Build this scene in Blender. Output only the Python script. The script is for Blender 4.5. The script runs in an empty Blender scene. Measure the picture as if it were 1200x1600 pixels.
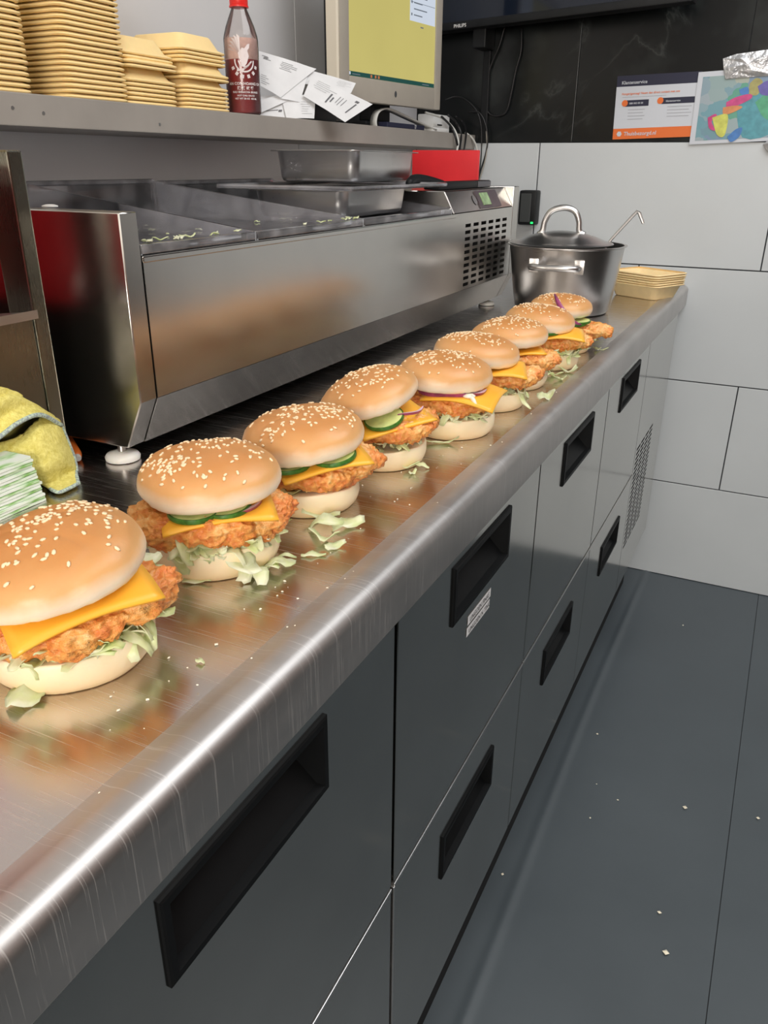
import bpy, bmesh, math, random
from mathutils import Vector, Matrix, noise
from math import sin, cos, pi, radians

S = bpy.context.scene
COL = S.collection

# ------------------------------------------------------------------ camera
FPX = 1243.97
CR = Vector((0.89696132, 0.44205676, 0.00679807))
CU = Vector((-0.18280412, 0.35683304, 0.91610744))
CF = Vector((-0.4025457, 0.82295565, -0.40087523))
CC = Vector((0.2336, 0.0, 1.1434))
cam_d = bpy.data.cameras.new('camera')
cam_d.sensor_fit = 'VERTICAL'; cam_d.sensor_height = 36.0; cam_d.lens = 36.0 * FPX / 1600.0
cam_d.clip_start = 0.02
cam = bpy.data.objects.new('camera', cam_d); COL.objects.link(cam)
cam.matrix_world = Matrix.Translation(CC) @ Matrix((CR, CU, -CF)).transposed().to_4x4()
S.camera = cam

# ------------------------------------------------------------------ world, lights, exposure
w = bpy.data.worlds.new('world'); S.world = w; w.use_nodes = True
w.node_tree.nodes['Background'].inputs[0].default_value = (0.75, 0.85, 1.0, 1)
w.node_tree.nodes['Background'].inputs[1].default_value = 0.25
S.view_settings.view_transform = 'Standard'; S.view_settings.look = 'None'
S.view_settings.gamma = 1.0; S.view_settings.use_curve_mapping = False
S.view_settings.exposure = 0.0

def area(name, loc, aim, sx, sy, power, col):
    l = bpy.data.lights.new(name, 'AREA'); l.shape = 'RECTANGLE'; l.size = sx; l.size_y = sy
    l.energy = power; l.color = col
    o = bpy.data.objects.new(name, l); COL.objects.link(o); o.location = loc
    o.rotation_euler = (Vector(aim) - Vector(loc)).to_track_quat('-Z', 'Y').to_euler()
    return o
area('ceiling_panel_near', (0.35, -0.1, 2.58), (0.0, 0.45, 0.85), 2.1, 2.1, 17, (1.0, 0.92, 0.82))
area('ceiling_panel_far', (0.75, 1.35, 2.5), (0.45, 1.6, 0.6), 1.5, 1.5, 36, (0.96, 0.98, 1.0))
area('rear_fill_light', (0.62, -1.55, 1.48), (-0.35, 0.95, 1.05), 1.2, 0.8, 50, (1.0, 0.94, 0.86))  # unseen fill lamp added behind the camera to lift fronts and under-shelf wall

# ------------------------------------------------------------------ materials
def new_mat(name):
    m = bpy.data.materials.new(name); m.use_nodes = True
    nt = m.node_tree
    return m, nt, nt.nodes['Principled BSDF']

def N(nt, typ, **kw):
    n = nt.nodes.new(typ)
    for k, v in kw.items():
        if k.startswith('i_'):
            n.inputs[k[2:].replace('_', ' ')].default_value = v
        else:
            setattr(n, k, v)
    return n

def coords(nt, kind='Object', scale=(1, 1, 1), rot=(0, 0, 0)):
    tc = N(nt, 'ShaderNodeTexCoord'); mp = N(nt, 'ShaderNodeMapping')
    mp.inputs['Scale'].default_value = scale; mp.inputs['Rotation'].default_value = rot
    nt.links.new(tc.outputs[kind], mp.inputs['Vector'])
    return mp.outputs['Vector']

def noise_tex(nt, vec, scale, detail=4, rough=0.55):
    n = N(nt, 'ShaderNodeTexNoise'); n.inputs['Scale'].default_value = scale
    n.inputs['Detail'].default_value = detail; n.inputs['Roughness'].default_value = rough
    nt.links.new(vec, n.inputs['Vector'])
    return n.outputs['Fac']

def ramp(nt, fac, stops, interp='LINEAR'):
    r = N(nt, 'ShaderNodeValToRGB'); cr = r.color_ramp; cr.interpolation = interp
    while len(cr.elements) < len(stops): cr.elements.new(0.5)
    for e, (p, c) in zip(cr.elements, stops):
        e.position = p; e.color = (*c, 1) if len(c) == 3 else c
    nt.links.new(fac, r.inputs['Fac'])
    return r.outputs['Color']

def bump(nt, p, h, strength, dist, prev=None):
    b = N(nt, 'ShaderNodeBump'); b.inputs['Strength'].default_value = strength
    b.inputs['Distance'].default_value = dist
    nt.links.new(h, b.inputs['Height'])
    if prev is not None: nt.links.new(prev, b.inputs['Normal'])
    nt.links.new(b.outputs['Normal'], p.inputs['Normal'])
    return b.outputs['Normal']

def plain(name, col, rough=0.5, metal=0.0, spec=0.5, var=0.0, vscale=30, bmp=0.0, bscale=200, bdist=0.001, trans=0.0, ior=1.45, sss=0.0, coat=0.0):
    m, nt, p = new_mat(name)
    p.inputs['Base Color'].default_value = (*col, 1)
    p.inputs['Roughness'].default_value = rough; p.inputs['Metallic'].default_value = metal
    p.inputs['Specular IOR Level'].default_value = spec
    p.inputs['Transmission Weight'].default_value = trans; p.inputs['IOR'].default_value = ior
    p.inputs['Coat Weight'].default_value = coat
    if sss:
        p.inputs['Subsurface Weight'].default_value = sss
        p.inputs['Subsurface Radius'].default_value = (1, 0.5, 0.25); p.inputs['Subsurface Scale'].default_value = 0.004
    v = coords(nt)
    f = noise_tex(nt, v, vscale)
    lo = tuple(max(0, c * (1 - var)) for c in col); hi = tuple(min(1, c * (1 + var)) for c in col)
    nt.links.new(ramp(nt, f, [(0.3, lo), (0.7, hi)]), p.inputs['Base Color'])
    if bmp:
        bump(nt, p, noise_tex(nt, v, bscale), bmp, bdist)
    return m

def steel(name, col=(0.55, 0.54, 0.52), rough=0.28, rvar=0.08, stretch=(1, 60, 60), rot=(0, 0, 0), bmp=0.08, scratches=0.0, smear=0.1, sscale=8):
    """brushed stainless steel: noise stretched along the grain, soft smears, optional bright scratches"""
    m, nt, p = new_mat(name)
    p.inputs['Metallic'].default_value = 1.0
    v = coords(nt, 'Object', stretch, rot)
    grain = noise_tex(nt, v, 12, 5, 0.6)
    v2 = coords(nt, 'Object')
    sm = noise_tex(nt, v2, sscale, 4, 0.6)
    mx = N(nt, 'ShaderNodeMath', operation='MULTIPLY_ADD'); nt.links.new(grain, mx.inputs[0])
    mx.inputs[1].default_value = rvar; mx.inputs[2].default_value = rough - rvar * 0.5
    ad = N(nt, 'ShaderNodeMath', operation='MULTIPLY_ADD'); nt.links.new(sm, ad.inputs[0])
    ad.inputs[1].default_value = smear; nt.links.new(mx.outputs[0], ad.inputs[2])
    c = ramp(nt, sm, [(0.3, tuple(x * 0.9 for x in col)), (0.7, tuple(min(1, x * 1.06) for x in col))])
    nb = bump(nt, p, grain, bmp, 0.0006)
    rough_out = ad.outputs[0]
    if scratches:
        base = None
        for k, (ang, sc, th) in enumerate(((0.35, 1.0, 0.70), (-0.15, 1.6, 0.71), (1.2, 1.3, 0.735))):
            vs = coords(nt, 'Object', (5 * sc, 420 * sc, 5), (0, 0, ang))
            s = noise_tex(nt, vs, 1.7, 2, 0.5)
            vm = noise_tex(nt, v2, 9 + k * 4, 2)
            s2 = N(nt, 'ShaderNodeMath', operation='MULTIPLY_ADD'); nt.links.new(vm, s2.inputs[0]); s2.inputs[1].default_value = 0.16
            nt.links.new(s, s2.inputs[2])
            g = ramp(nt, s2.outputs[0], [(th + 0.03, (0, 0, 0)), (th + 0.06, (1, 1, 1))])
            if base is None: base = g
            else:
                q = N(nt, 'ShaderNodeMath', operation='MAXIMUM'); nt.links.new(base, q.inputs[0]); nt.links.new(g, q.inputs[1]); base = q.outputs[0]
        mc = N(nt, 'ShaderNodeMix', data_type='RGBA')
        sc_ = N(nt, 'ShaderNodeMath', operation='MULTIPLY'); nt.links.new(base, sc_.inputs[0]); sc_.inputs[1].default_value = scratches
        nt.links.new(sc_.outputs[0], mc.inputs[0]); nt.links.new(c, mc.inputs[6]); mc.inputs[7].default_value = (0.95, 0.93, 0.9, 1)
        c = mc.outputs[2]
        rr = N(nt, 'ShaderNodeMath', operation='MULTIPLY_ADD'); nt.links.new(sc_.outputs[0], rr.inputs[0]); rr.inputs[1].default_value = 0.35
        nt.links.new(rough_out, rr.inputs[2]); rough_out = rr.outputs[0]
    nt.links.new(c, p.inputs['Base Color']); nt.links.new(rough_out, p.inputs['Roughness'])
    return m

M = {}
M['worktop'] = steel('worktop_steel', (0.62, 0.58, 0.55), 0.15, 0.06, (2, 40, 10), (0, 0, 0.25), 0.02, scratches=0.4, smear=0.16, sscale=6)
M['edge'] = steel('scuffed_edge_steel', (0.57, 0.55, 0.535), 0.40, 0.10, (8, 2, 8), (0, 0, 0), 0.02, scratches=0.30, smear=0.14)
M['drawer'] = steel('drawer_steel', (0.50, 0.49, 0.465), 0.10, 0.05, (60, 60, 1.5), (0, 0, 0), 0.02, smear=0.10, sscale=5)
M['saladette'] = steel('saladette_steel', (0.62, 0.60, 0.57), 0.16, 0.05, (60, 1.5, 160), (0, 0, 0), 0.02, smear=0.12, sscale=5)
M['plate'] = steel('plate_steel', (0.54, 0.52, 0.49), 0.18, 0.05, (110, 110, 2), (0, 0, 0), 0.015, smear=0.10)
M['dark_refl'] = steel('plate_steel_dark_reflection', (0.24, 0.24, 0.20), 0.24, 0.03, (120, 120, 2), (0, 0, 0), 0.008, smear=0.08)  # base colour darkened to stand in for dark reflections on the dispenser
M['pot'] = steel('pot_steel', (0.60, 0.59, 0.58), 0.27, 0.05, (2, 2, 150), (0, 0, 0), 0.012, smear=0.03)
M['pan'] = steel('pan_steel', (0.62, 0.61, 0.60), 0.25, 0.05, (20, 20, 20), (0, 0, 0), 0.02, smear=0.08)
M['trim'] = steel('trim_steel', (0.60, 0.59, 0.58), 0.28, 0.05, (60, 1, 60), (0, 0, 0), 0.01)
M['black'] = plain('black_plastic', (0.008, 0.009, 0.010), 0.5, spec=0.3, var=0.2)
M['pull'] = plain('matt_black_pull', (0.004, 0.0045, 0.005), 0.5, spec=0.18, var=0.2)
M['blackmatte'] = plain('black_kickplate', (0.006, 0.006, 0.007), 0.8)
M['void'] = plain('dark_interior', (0.01, 0.01, 0.01), 0.9)
M['tile'] = plain('white_wall_tile', (0.60, 0.635, 0.65), 0.22, var=0.03, vscale=3, bmp=0.03, bscale=4, bdist=0.004)
M['grout'] = plain('dark_grout', (0.05, 0.055, 0.06), 0.9, var=0.3)
M['wall'] = plain('grey_white_wall', (0.64, 0.64, 0.645), 0.45, var=0.03, vscale=4)
M['ceil'] = plain('ceiling_paint', (0.62, 0.60, 0.56), 0.9)
M['brownwall'] = plain('brown_wall', (0.17, 0.075, 0.045), 0.7, var=0.2, vscale=2)
M['charcoal'] = plain('charcoal_cabinet', (0.014, 0.015, 0.013), 0.5)
M['shelf'] = plain('shelf_grey_paint', (0.31, 0.285, 0.255), 0.45, var=0.06, vscale=14, bmp=0.1, bscale=60)
M['foam'] = plain('yellow_foam', (0.96, 0.72, 0.34), 0.55, var=0.03, vscale=60, bmp=0.15, bscale=900, bdist=0.0004, sss=0.15)
M['foam2'] = plain('beige_foam', (0.90, 0.70, 0.38), 0.6, var=0.04, vscale=60, sss=0.1)
M['white'] = plain('white_plastic', (0.75, 0.75, 0.73), 0.4)
M['red'] = plain('red_plastic', (0.68, 0.022, 0.03), 0.45, var=0.04)
M['paper'] = plain('receipt_paper', (0.72, 0.73, 0.74), 0.7, var=0.04, vscale=40)
M['ink'] = plain('grey_ink', (0.13, 0.13, 0.14), 0.8)
M['bezel'] = plain('silver_grey_bezel', (0.36, 0.33, 0.28), 0.42, var=0.03)
M['bezel_edge'] = plain('cream_bezel_edge', (0.72, 0.66, 0.54), 0.4)
M['cable_b'] = plain('black_cable', (0.012, 0.012, 0.013), 0.35)
M['cable_w'] = plain('white_cable', (0.6, 0.6, 0.56), 0.4)
M['navy'] = plain('navy_card', (0.012, 0.014, 0.04), 0.5)
M['orange'] = plain('orange_print', (0.75, 0.16, 0.03), 0.5)
M['posterwhite'] = plain('poster_white', (0.58, 0.61, 0.66), 0.45)
M['crumb'] = plain('crumbs', (0.85, 0.78, 0.62), 0.7, var=0.2)
M['orangeplastic'] = plain('orange_plastic', (0.85, 0.2, 0.03), 0.4)
M['nylon'] = plain('white_nylon', (0.75, 0.74, 0.70), 0.35, sss=0.2)

def emis(name, col, st):
    m, nt, p = new_mat(name)
    p.inputs['Base Color'].default_value = (0, 0, 0, 1)
    p.inputs['Emission Color'].default_value = (*col, 1); p.inputs['Emission Strength'].default_value = st
    p.inputs['Roughness'].default_value = 0.25
    v = coords(nt); f = noise_tex(nt, v, 6, 2)
    nt.links.new(ramp(nt, f, [(0.3, tuple(c * 0.94 for c in col)), (0.7, col)]), p.inputs['Emission Color'])
    return m
M['screen'] = emis('screen_yellow', (0.56, 0.49, 0.16), 1.0)
M['screenwhite'] = emis('screen_white', (0.62, 0.68, 0.78), 1.0)
M['screenbar'] = emis('screen_taskbar', (0.015, 0.07, 0.06), 1.0)
M['screenicon'] = emis('screen_icons', (0.5, 0.16, 0.06), 1.0)
M['screentext'] = emis('screen_text', (0.15, 0.17, 0.2), 1.0)
M['led'] = emis('green_led', (0.02, 0.8, 0.15), 2.0)
M['lcd'] = plain('lcd_window', (0.28, 0.42, 0.2), 0.2, var=0.4, vscale=60)
M['lcdpanel'] = plain('control_sticker', (0.07, 0.05, 0.06), 0.3, var=0.3)

def thin_clear(name, col, gloss=0.06, rough=0.06, haze=0.05):
    """thin clear sheet: lets light straight through, mirrors more at grazing angles, slightly milky"""
    m, nt, p = new_mat(name)
    v = coords(nt); f = noise_tex(nt, v, 25, 4)
    tr = N(nt, 'ShaderNodeBsdfTransparent'); tr.inputs[0].default_value = (*col, 1)
    gl = N(nt, 'ShaderNodeBsdfGlossy'); gl.inputs['Roughness'].default_value = rough
    fr = N(nt, 'ShaderNodeFresnel'); fr.inputs['IOR'].default_value = 1.45
    df = N(nt, 'ShaderNodeBsdfDiffuse'); df.inputs[0].default_value = (0.75, 0.75, 0.78, 1)
    m1 = N(nt, 'ShaderNodeMixShader'); m2 = N(nt, 'ShaderNodeMixShader')
    hz = ramp(nt, f, [(0.35, (haze * 0.5,) * 3), (0.75, (haze * 1.8,) * 3)])
    nt.links.new(hz, m1.inputs[0]); nt.links.new(tr.outputs[0], m1.inputs[1]); nt.links.new(df.outputs[0], m1.inputs[2])
    nt.links.new(fr.outputs[0], m2.inputs[0]); nt.links.new(m1.outputs[0], m2.inputs[1]); nt.links.new(gl.outputs[0], m2.inputs[2])
    nt.links.new(m2.outputs[0], nt.nodes['Material Output'].inputs['Surface'])
    return m
M['clear'] = thin_clear('clear_polycarbonate', (0.95, 0.95, 0.97), haze=0.10)
M['clear_lip'] = thin_clear('clear_polycarbonate_lip', (0.92, 0.92, 0.95), haze=0.20)
M['bottle'] = thin_clear('bottle_plastic', (0.97, 0.94, 0.93), haze=0.035)

# floor: dark grey vinyl
m, nt, p = new_mat('grey_vinyl_floor'); M['floor'] = m
v = coords(nt); f = noise_tex(nt, v, 2.2, 5); g = noise_tex(nt, v, 160, 2)
nt.links.new(ramp(nt, f, [(0.3, (0.062, 0.076, 0.086)), (0.7, (0.080, 0.097, 0.109))]), p.inputs['Base Color'])
nt.links.new(ramp(nt, f, [(0.3, (0.38,) * 3), (0.7, (0.5,) * 3)]), p.inputs['Roughness'])
bump(nt, p, g, 0.12, 0.0006)

# black marble tile
m, nt, p = new_mat('black_marble_tile'); M['marble'] = m
v = coords(nt)
n1 = N(nt, 'ShaderNodeTexNoise'); n1.inputs['Scale'].default_value = 3.5; n1.inputs['Detail'].default_value = 7; n1.inputs['Distortion'].default_value = 0.8
nt.links.new(v, n1.inputs['Vector'])
sb = N(nt, 'ShaderNodeMath', operation='SUBTRACT'); nt.links.new(n1.outputs['Fac'], sb.inputs[0]); sb.inputs[1].default_value = 0.5
p.inputs['Specular IOR Level'].default_value = 0.3
ab = N(nt, 'ShaderNodeMath', operation='ABSOLUTE'); nt.links.new(sb.outputs[0], ab.inputs[0])
veins = ramp(nt, ab.outputs[0], [(0.0, (0.045, 0.05, 0.048)), (0.006, (0.02, 0.023, 0.023)), (0.022, (0.0075, 0.009, 0.0095))])
cl = ramp(nt, noise_tex(nt, v, 5, 4), [(0.55, (0, 0, 0)), (0.85, (0.03, 0.035, 0.033))])
mm = N(nt, 'ShaderNodeMix', data_type='RGBA', blend_type='ADD'); mm.inputs[0].default_value = 1
fade = ramp(nt, noise_tex(nt, v, 4.1, 3), [(0.45, (0, 0, 0)), (0.62, (1, 1, 1))])
m2 = N(nt, 'ShaderNodeMix', data_type='RGBA'); nt.links.new(fade, m2.inputs[0]); m2.inputs[6].default_value = (0.0075, 0.009, 0.0095, 1); nt.links.new(veins, m2.inputs[7])
nt.links.new(m2.outputs[2], mm.inputs[6]); nt.links.new(cl, mm.inputs[7])
nt.links.new(mm.outputs[2], p.inputs['Base Color']); p.inputs['Roughness'].default_value = 0.22

# bread: golden crown, pale flank, by the bun's own height
def bread(name, z0, z1, pale, gold, dark):
    m, nt, p = new_mat(name)
    tc = N(nt, 'ShaderNodeTexCoord'); sx = N(nt, 'ShaderNodeSeparateXYZ'); nt.links.new(tc.outputs['Object'], sx.inputs[0])
    mr = N(nt, 'ShaderNodeMapRange'); mr.inputs['From Min'].default_value = z0; mr.inputs['From Max'].default_value = z1
    f1 = noise_tex(nt, tc.outputs['Object'], 32, 4)
    a = N(nt, 'ShaderNodeMath', operation='MULTIPLY_ADD'); nt.links.new(f1, a.inputs[0]); a.inputs[1].default_value = 0.010
    nt.links.new(sx.outputs['Z'], a.inputs[2])
    nt.links.new(a.outputs[0], mr.inputs['Value'])
    c = ramp(nt, mr.outputs[0], [(0.12, pale), (0.30, tuple(0.55 * x + 0.45 * y for x, y in zip(pale, gold))), (0.52, gold), (1.0, dark)])
    nt.links.new(c, p.inputs['Base Color'])
    p.inputs['Roughness'].default_value = 0.42
    p.inputs['Subsurface Weight'].default_value = 0.12; p.inputs['Subsurface Scale'].default_value = 0.004
    b = bump(nt, p, noise_tex(nt, tc.outputs['Object'], 60, 5), 0.25, 0.0015)
    bump(nt, p, noise_tex(nt, tc.outputs['Object'], 500, 2), 0.15, 0.0005, b)
    return m
M['bun'] = bread('toasted_bun_crown', -0.003, 0.026, (0.93, 0.83, 0.66), (0.72, 0.40, 0.16), (0.58, 0.26, 0.08))
M['heel'] = bread('pale_bun_heel', 0.0, 0.055, (0.86, 0.64, 0.36), (0.93, 0.81, 0.57), (0.93, 0.82, 0.6))
M['seed'] = plain('sesame_seed', (0.90, 0.72, 0.47), 0.4, var=0.08)

m, nt, p = new_mat('fried_chicken_crust'); M['chicken'] = m
v = coords(nt)
f1 = noise_tex(nt, v, 38, 6, 0.65); f2 = noise_tex(nt, v, 160, 4, 0.7)
ad = N(nt, 'ShaderNodeMath', operation='MULTIPLY_ADD'); nt.links.new(f2, ad.inputs[0]); ad.inputs[1].default_value = 0.5; nt.links.new(f1, ad.inputs[2])
c = ramp(nt, ad.outputs[0], [(0.48, (0.42, 0.095, 0.016)), (0.62, (0.70, 0.22, 0.05)), (0.78, (0.80, 0.37, 0.09)), (0.95, (0.90, 0.60, 0.26))])
rp = ramp(nt, noise_tex(nt, v, 24, 2), [(0.55, (0, 0, 0)), (0.68, (0.38, 0.38, 0.38))])
mr_ = N(nt, 'ShaderNodeMix', data_type='RGBA'); nt.links.new(rp, mr_.inputs[0]); nt.links.new(c, mr_.inputs[6]); mr_.inputs[7].default_value = (0.80, 0.16, 0.045, 1); c = mr_.outputs[2]
nt.links.new(c, p.inputs['Base Color']); p.inputs['Roughness'].default_value = 0.42
p.inputs['Subsurface Weight'].default_value = 0.08; p.inputs['Subsurface Scale'].default_value = 0.003
bump(nt, p, ad.outputs[0], 1.0, 0.003)

M['cheese'] = plain('orange_cheese', (0.92, 0.47, 0.045), 0.36, var=0.03, vscale=20, sss=0.15)
M['cuke_rim'] = plain('cucumber_skin', (0.05, 0.16, 0.025), 0.35, var=0.4, vscale=200)
M['cuke'] = plain('cucumber_flesh', (0.60, 0.66, 0.28), 0.3, var=0.2, vscale=90, sss=0.2)
M['onion'] = plain('red_onion', (0.30, 0.055, 0.16), 0.3, var=0.5, vscale=60)
M['onionpale'] = plain('onion_flesh', (0.75, 0.55, 0.66), 0.3, var=0.2, vscale=60)
M['sauce'] = plain('white_sauce', (0.88, 0.85, 0.74), 0.25)

def leaf(name, a, b, tr=0.35):
    m, nt, p = new_mat(name)
    v = coords(nt); f = noise_tex(nt, v, 45, 4)
    c = ramp(nt, f, [(0.33, a), (0.62, b)]); nt.links.new(c, p.inputs['Base Color'])
    p.inputs['Roughness'].default_value = 0.32
    bump(nt, p, noise_tex(nt, v, 180, 3), 0.3, 0.001)
    t = N(nt, 'ShaderNodeBsdfTranslucent'); nt.links.new(c, t.inputs[0])
    mx = N(nt, 'ShaderNodeMixShader'); mx.inputs[0].default_value = tr
    nt.links.new(p.outputs[0], mx.inputs[1]); nt.links.new(t.outputs[0], mx.inputs[2])
    nt.links.new(mx.outputs[0], nt.nodes['Material Output'].inputs['Surface'])
    return m
M['lettuce'] = leaf('iceberg_lettuce', (0.74, 0.84, 0.36), (0.95, 0.96, 0.74), 0.4)
M['lettuce_pale'] = leaf('pale_lettuce', (0.78, 0.86, 0.46), (0.95, 0.96, 0.78), 0.4)

# microfibre cloth
m, nt, p = new_mat('yellow_microfibre'); M['cloth'] = m
v = coords(nt); f = noise_tex(nt, v, 260, 4, 0.7)
nt.links.new(ramp(nt, f, [(0.3, (0.62, 0.53, 0.10)), (0.7, (0.88, 0.80, 0.27))]), p.inputs['Base Color'])
p.inputs['Roughness'].default_value = 0.95; bump(nt, p, f, 0.9, 0.002)
m, nt, p = new_mat('grey_green_hem'); M['hem'] = m
v = coords(nt, 'Object', (1, 1, 1)); f = noise_tex(nt, v, 420, 2)
nt.links.new(ramp(nt, f, [(0.42, (0.28, 0.33, 0.35)), (0.58, (0.50, 0.62, 0.50))]), p.inputs['Base Color']); p.inputs['Roughness'].default_value = 0.9

# green printed napkins
m, nt, p = new_mat('green_print_paper'); M['napkin'] = m
v = coords(nt, 'Object', (1, 0.4, 2.5)); f = noise_tex(nt, v, 55, 3)
nt.links.new(ramp(nt, f, [(0.46, (0.80, 0.86, 0.78)), (0.54, (0.62, 0.78, 0.55)), (0.62, (0.24, 0.50, 0.13))]), p.inputs['Base Color'])
p.inputs['Roughness'].default_value = 0.6
for i in range(3):
    m = M['napkin'].copy(); m.name = 'green_print_paper_b'; M['napkin%d' % i] = m
    for n in m.node_tree.nodes:
        if n.type == 'MAPPING': n.inputs['Location'].default_value = (i * 3.1, i * 1.7, 0)

# map print
m, nt, p = new_mat('map_print'); M['map'] = m
v = coords(nt)
vo = N(nt, 'ShaderNodeTexVoronoi'); vo.inputs['Scale'].default_value = 26; vo.inputs['Randomness'].default_value = 1
nz = N(nt, 'ShaderNodeTexNoise'); nz.inputs['Scale'].default_value = 30; nt.links.new(v, nz.inputs['Vector'])
mv = N(nt, 'ShaderNodeMix', data_type='RGBA'); mv.inputs[0].default_value = 0.04; nt.links.new(v, mv.inputs[6]); nt.links.new(nz.outputs['Color'], mv.inputs[7])
nt.links.new(mv.outputs[2], vo.inputs['Vector'])
sp = N(nt, 'ShaderNodeSeparateColor'); nt.links.new(vo.outputs['Color'], sp.inputs[0])
c = ramp(nt, sp.outputs[0], [(0.0, (0.30, 0.36, 0.42)), (0.25, (0.13, 0.32, 0.38)), (0.45, (0.34, 0.40, 0.44)), (0.62, (0.10, 0.34, 0.24)), (0.8, (0.20, 0.28, 0.42)), (0.93, (0.38, 0.42, 0.36))])
nt.links.new(c, p.inputs['Base Color']); p.inputs['Roughness'].default_value = 0.3
for k, c_ in dict(m_pink=(0.55, 0.06, 0.22), m_orange=(0.62, 0.25, 0.10), m_yellow=(0.58, 0.60, 0.12), m_green=(0.08, 0.36, 0.20), m_purple=(0.12, 0.10, 0.36), m_blue=(0.06, 0.20, 0.50), m_tan=(0.36, 0.33, 0.12), m_teal=(0.08, 0.30, 0.36)).items():
    M[k] = plain(k[2:] + '_map_print', c_, 0.35, var=0.15, vscale=80)
# foil tape
M['foil'] = plain('aluminium_tape', (0.70, 0.71, 0.73), 0.34, metal=0.6, bmp=0.8, bscale=45, bdist=0.01)
M['tvglass'] = plain('tv_glass', (0.008, 0.012, 0.022), 0.08)
# sauce in bottle: deep red
M['redsauce'] = plain('chilli_sauce', (0.30, 0.010, 0.012), 0.3, var=0.1)
M['residue'] = plain('sauce_film', (0.72, 0.52, 0.46), 0.45, var=0.25, vscale=50)
M['cap'] = plain('red_cap', (0.78, 0.03, 0.025), 0.35)
M['print'] = plain('white_bottle_print', (0.78, 0.70, 0.70), 0.6)

# ------------------------------------------------------------------ object helpers
OFF = {}
def tag(o, label=None, cat=None, group=None, kind=None):
    if label: o['label'] = label
    if cat: o['category'] = cat
    if group: o['group'] = group
    if kind: o['kind'] = kind
    return o

def thing(name, loc, label, cat, group=None, rz=0.0):
    o = bpy.data.objects.new(name, None); COL.objects.link(o)
    o.empty_display_size = 0.02
    o.location = loc; o.rotation_euler = (0, 0, rz)
    OFF[o] = Matrix.Translation(Vector(loc)) @ Matrix.Rotation(rz, 4, 'Z')
    return tag(o, label, cat, group)

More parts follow.
